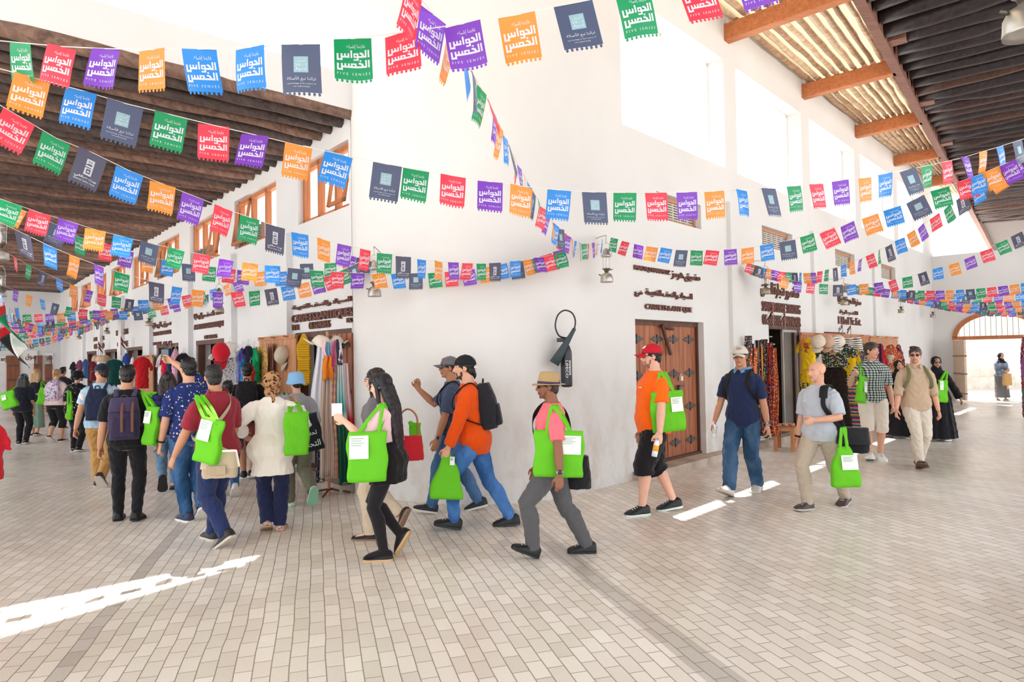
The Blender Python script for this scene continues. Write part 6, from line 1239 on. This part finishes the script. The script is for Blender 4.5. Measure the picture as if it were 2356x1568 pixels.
def measured(label, rows, Dmin=0, ahead=None, behind=None, deg=2, dcap=99, **k):   # rows: (colour, x, y of the top, height) as read off the photograph
    iD = np.array([h/(FH*FPX*(1.13 if c in 'KQ' else 1)) for c, x, y, h in rows]); ix = np.arange(len(rows)); fit = np.polyval(np.polyfit(ix, iD, deg), ix)
    pts = [at(x, y, min(dcap, 1/f)) for (c, x, y, h), f in zip(rows, fit)]
    return bunting(label, pts, ''.join(c for c, *_ in rows), ahead=ahead, behind=behind, **k)
measured('nearest string of flags, along the very top of the view', [('G', 46, 98, 90), ('R', 143, 107, 92), ('P', 244, 112, 95), ('O', 349, 114, 99), ('B', 458, 113, 100), ('B', 575, 109, 101), ('K', 692, 102, 116), ('G', 811, 89, 105), ('R', 924, 75, 103), ('P', 1063, 55, 100), ('O', 1188, 34, 109), ('K', 1318, 7, 136), ('G', 1455, -16, 108), ('R', 1595, -45, 98), ('P', 1725, -80, 102)])
measured('second string of flags, from the upper left to the dark roof at the right', [('O', 75, 178, 85), ('B', 188, 208, 82), ('K', 289, 238, 97), ('G', 395, 264, 83), ('R', 492, 288, 83), ('P', 587, 310, 82), ('O', 688, 334, 80), ('B', 780, 354, 76), ('K', 892, 378, 88), ('G', 958, 390, 77), ('R', 1043, 404, 77), ('P', 1128, 418, 76), ('O', 1200, 428, 72), ('B', 1287, 437, 71), ('K', 1367, 442, 78), ('G', 1438, 443, 66), ('R', 1509, 443, 65), ('P', 1580, 442, 63), ('O', 1643, 440, 62), ('B', 1706, 437, 63), ('K', 1768, 433, 70), ('G', 1826, 428, 59), ('R', 1878, 423, 58), ('P', 1933, 415, 56), ('O', 1990, 409, 53), ('B', 2037, 399, 53), ('K', 2088, 390, 64), ('G', 2132, 381, 53), ('R', 2178, 371, 52), ('P', 2220, 361, 51), ('O', 2262, 348, 54), ('B', 2300, 337, 48), ('K', 2340, 324, 59)])
top1 = b1+V((0, 0, .5)); top0 = b0+V((0, 0, .5))
measured('third string of flags, ending at the lantern beside the plank door', [('R', 45, 268, 85), ('G', 130, 318, 76), ('Q', 215, 352, 88), ('B', 299, 393, 72), ('O', 375, 423, 70), ('P', 445, 450, 67), ('R', 515, 478, 63), ('G', 575, 500, 57), ('Q', 634, 520, 68), ('B', 690, 537, 56), ('O', 745, 551, 53), ('P', 793, 563, 54), ('R', 841, 574, 51), ('G', 885, 583, 48), ('Q', 928, 590, 55), ('B', 970, 597, 43), ('O', 1009, 601, 42), ('P', 1043, 603, 40), ('R', 1076, 605, 40), ('G', 1107, 606, 39), ('Q', 1139, 604, 44), ('B', 1186, 600, 40), ('O', 1213, 597, 38), ('P', 1240, 592, 38), ('R', 1265, 587, 37), ('G', 1287, 581, 36)], behind=top1, dcap=7.6)
measured('string of flags rising right from the lantern beside the plank door', [('G', 1414, 548, 34), ('R', 1440, 556, 34), ('P', 1470, 563, 34), ('O', 1501, 568, 34), ('B', 1534, 571, 34), ('K', 1569, 575, 39), ('G', 1603, 576, 35), ('R', 1640, 576, 35), ('P', 1680, 573, 36), ('O', 1720, 570, 37), ('B', 1763, 562, 39), ('K', 1811, 554, 46), ('G', 1856, 541, 42), ('R', 1902, 530, 43), ('P', 1949, 515, 43), ('O', 2001, 497, 45), ('B', 2052, 479, 45), ('K', 2105, 458, 52), ('G', 2162, 434, 46), ('R', 2224, 412, 46), ('B', 2252, 402, 48), ('O', 2280, 390, 48), ('P', 2318, 374, 50)], ahead=top1, dcap=8.7)
# the string that runs away from the viewer to the lantern at the corner
ctl = catmull([at(905, -70, 2.35), at(972, 0, 2.6), at(1060, 125, 3.0), at(1132, 250, 3.7), at(1197, 388, 4.8), at(1275, 512, 6.2), at(1340, 560, 7.5), at(1388, 548, 8.3)], 30)
acc, out = 0, []
for a, b in zip(ctl, ctl[1:]):
    acc += (b-a).length
    if acc > .178: out.append(b); acc = 0
bunting('string of flags running from overhead straight back to the corner lantern', out, 'RPOBKGRPOBK', behind=top1)
measured('fourth string of flags from the left, ending at the corner wall', [('G', 26, 466, 54), ('R', 92, 489, 54), ('P', 158, 508, 54), ('O', 220, 528, 47), ('B', 284, 544, 46), ('K', 345, 559, 55), ('G', 407, 573, 46), ('R', 466, 585, 43), ('P', 521, 597, 42), ('O', 576, 605, 42), ('B', 627, 611, 41), ('K', 680, 617, 47), ('G', 728, 622, 40), ('R', 777, 625, 40), ('P', 824, 628, 38), ('O', 870, 629, 38), ('B', 914, 629, 37), ('K', 957, 628, 43), ('G', 999, 627, 36), ('R', 1037, 624, 35), ('P', 1077, 621, 35), ('O', 1115, 615, 35), ('B', 1152, 608, 35), ('K', 1188, 602, 39), ('G', 1222, 595, 34), ('R', 1255, 586, 34), ('P', 1285, 576, 33)], behind=top1, dcap=7.75)
measured('fifth string of flags from the left, with a grey flag at its start', [('Q', 52, 536, 63), ('B', 115, 566, 54), ('O', 172, 590, 50), ('P', 228, 611, 48), ('G', 281, 628, 47), ('Q', 360, 650, 51), ('B', 408, 660, 41), ('O', 456, 667, 38), ('P', 501, 671, 36), ('R', 544, 671, 36), ('G', 585, 669, 35), ('Q', 622, 664, 41), ('B', 660, 657, 35), ('O', 697, 651, 35), ('P', 728, 642, 35), ('R', 757, 634, 34), ('G', 785, 622, 34), ('K', 812, 610, 38)], behind=top0, dcap=8.2)
measured('string of flags seen behind the fourth string at the left', [('O', 40, 478, 46), ('K', 138, 520, 52), ('G', 184, 546, 41), ('R', 243, 560, 41), ('P', 292, 576, 39), ('O', 340, 590, 37), ('B', 387, 599, 37), ('K', 433, 607, 42), ('G', 482, 613, 35), ('R', 528, 618, 34), ('P', 560, 622, 34), ('O', 598, 625, 34), ('B', 645, 625, 34), ('K', 705, 606, 38), ('G', 760, 605, 34), ('R', 800, 600, 33), ('P', 822, 592, 33), ('K', 818, 606, 36)], behind=top0, dcap=8.3)
measured('sixth string of flags at the left, starting with a red flag', [('R', 35, 592, 31), ('G', 67, 610, 34), ('Q', 101, 626, 39), ('B', 136, 642, 32), ('O', 170, 657, 28), ('P', 207, 668, 27), ('R', 235, 677, 27), ('G', 268, 683, 27), ('Q', 299, 688, 30), ('B', 329, 690, 26), ('O', 362, 689, 26), ('P', 396, 685, 26), ('R', 428, 679, 26), ('G', 460, 672, 26), ('B', 490, 665, 26), ('O', 520, 655, 25), ('P', 545, 648, 25)], dcap=11.8, behind=LL[0]+V((0, 0, .5)))
measured('seventh string of flags at the left, starting with a purple flag', [('P', 37, 668, 26), ('O', 68, 679, 26), ('B', 97, 689, 25), ('K', 129, 698, 27), ('G', 160, 706, 23), ('R', 192, 711, 23), ('P', 222, 714, 22), ('O', 253, 715, 22), ('B', 284, 715, 21), ('K', 316, 714, 24), ('G', 347, 710, 20), ('R', 376, 704, 20), ('P', 404, 697, 20), ('O', 430, 690, 20), ('B', 456, 683, 20), ('K', 480, 676, 22), ('G', 502, 668, 19), ('R', 522, 660, 19)], dcap=13.5, behind=LL[0]+V((.05, .1, .5)))
def hung(label, a, b, n, cols, sag=.35, **k):
    a, b = V(a), V(b); return bunting(label, [a.lerp(b, (i+.5)/n)-V((0, 0, sag*4*((i+.5)/n)*(1-(i+.5)/n))) for i in range(n)], cols, ahead=a, behind=b, **k)
Tz = V((0, 0, .5)); CY = ['GRPOBKGRPOBQ', 'OBKGRPOBQGRP', 'RPOBQGRPOBKG', 'KGRPOBQGRPOB', 'BQGRPOBKGRPO']
def LO(v, o, z): return LWp(v, o, z)
hung('flags across the left-hand arcade at its second lantern', LO(10.5, 6.4, 3.15), LL[1]+Tz, 30, CY[0], .3); hung('flags across the left-hand arcade between its second and third lanterns', LO(12.5, 6.2, 3.1), LL[1]+Tz+V((0, .05, 0)), 30, CY[1], .38)
hung('flags across the left-hand arcade at its third lantern', LO(15.5, 6.0, 3.1), LL[2]+Tz, 30, CY[2], .32); hung('flags across the left-hand arcade just past its third lantern', LO(17.5, 6.0, 3.05), LL[2]+Tz+V((0, .05, 0)), 30, CY[3], .42)
hung('flags across the left-hand arcade at its farthest lantern', LO(20.5, 6.0, 3.05), LL[3]+Tz, 28, CY[4], .36); hung('flags across the far end of the left-hand arcade', LO(24, 5.6, 3.0), LWp(22.5, .3, 2.95), 28, CY[0], .4)
hung('flags across the left-hand arcade before its back wall', LO(27, 4, 2.95), LWp(25, .3, 2.9), 22, CY[2], .4); hung('flags zigzagging between the second and third left-hand lanterns', LO(9.0, 3.0, 2.75), LL[2]+Tz, 30, CY[4], .3)
hung('single blue-led string of flags at the left edge under the upper lantern', at(-30, 585, 7.2), at(40, 705, 11), 10, 'KOBRPGB', .25)
# right-hand arcade
measured('string of flags rising right from the first lantern beyond the plank door', [('R', 1729, 607, 20), ('G', 1740, 611, 20), ('Q', 1749, 613, 24), ('B', 1760, 617, 22), ('O', 1773, 619, 22), ('P', 1786, 622, 23), ('R', 1799, 625, 23), ('G', 1813, 626, 24), ('Q', 1828, 627, 27), ('B', 1842, 627, 24), ('O', 1856, 628, 24), ('P', 1871, 627, 25), ('R', 1887, 624, 25), ('G', 1903, 620, 26), ('Q', 1921, 616, 33), ('B', 1941, 609, 29), ('O', 1959, 602, 30), ('P', 1980, 596, 31), ('R', 2001, 586, 32), ('G', 2023, 575, 33), ('Q', 2044, 565, 39), ('B', 2070, 550, 34), ('O', 2095, 534, 36), ('P', 2118, 520, 36), ('R', 2150, 497, 39), ('G', 2179, 476, 39), ('Q', 2212, 452, 45), ('B', 2249, 431, 38), ('O', 2285, 405, 40), ('P', 2325, 375, 42)], ahead=RL[0]+Tz, dcap=11.7)
measured('string of flags below it, rising right past the vent grilles', [('O', 1808, 640, 22), ('P', 1836, 648, 22), ('R', 1866, 651, 23), ('G', 1895, 653, 23), ('Q', 1928, 655, 28), ('B', 1957, 655, 25), ('O', 1987, 653, 25), ('P', 2020, 650, 25), ('R', 2052, 645, 25), ('G', 2087, 637, 26), ('Q', 2121, 627, 31), ('B', 2157, 616, 28), ('O', 2194, 606, 28), ('P', 2230, 592, 29), ('R', 2268, 575, 29), ('G', 2303, 556, 30), ('Q', 2338, 538, 35)], ahead=RL[0]+Tz+V((0, -.05, 0)), dcap=11.5)
hung('flags across the right-hand arcade from the lantern above the dresses', RL[1]+Tz, RWp(7.0, 6, 3.3), 32, CY[1], .42); hung('flags across the right-hand arcade leaving the same lantern farther on', RL[1]+Tz, RWp(11.5, 6, 3.3), 32, CY[3], .4)
hung('flags across the right-hand arcade from the lantern past the dresses, nearer string', RL[2]+Tz, RWp(12.0, 6, 3.3), 32, CY[0], .4); hung('flags across the right-hand arcade from the lantern past the dresses, farther string', RL[2]+Tz, RWp(16.5, 6, 3.25), 32, CY[2], .4)
hung('flags across the right-hand arcade from its farthest lantern, nearer string', RL[3]+Tz, RWp(16.2, 6, 3.25), 32, CY[4], .38); hung('flags across the right-hand arcade just before the end wall', RL[3]+Tz, RWp(19.6, 6, 3.2), 32, CY[1], .4)
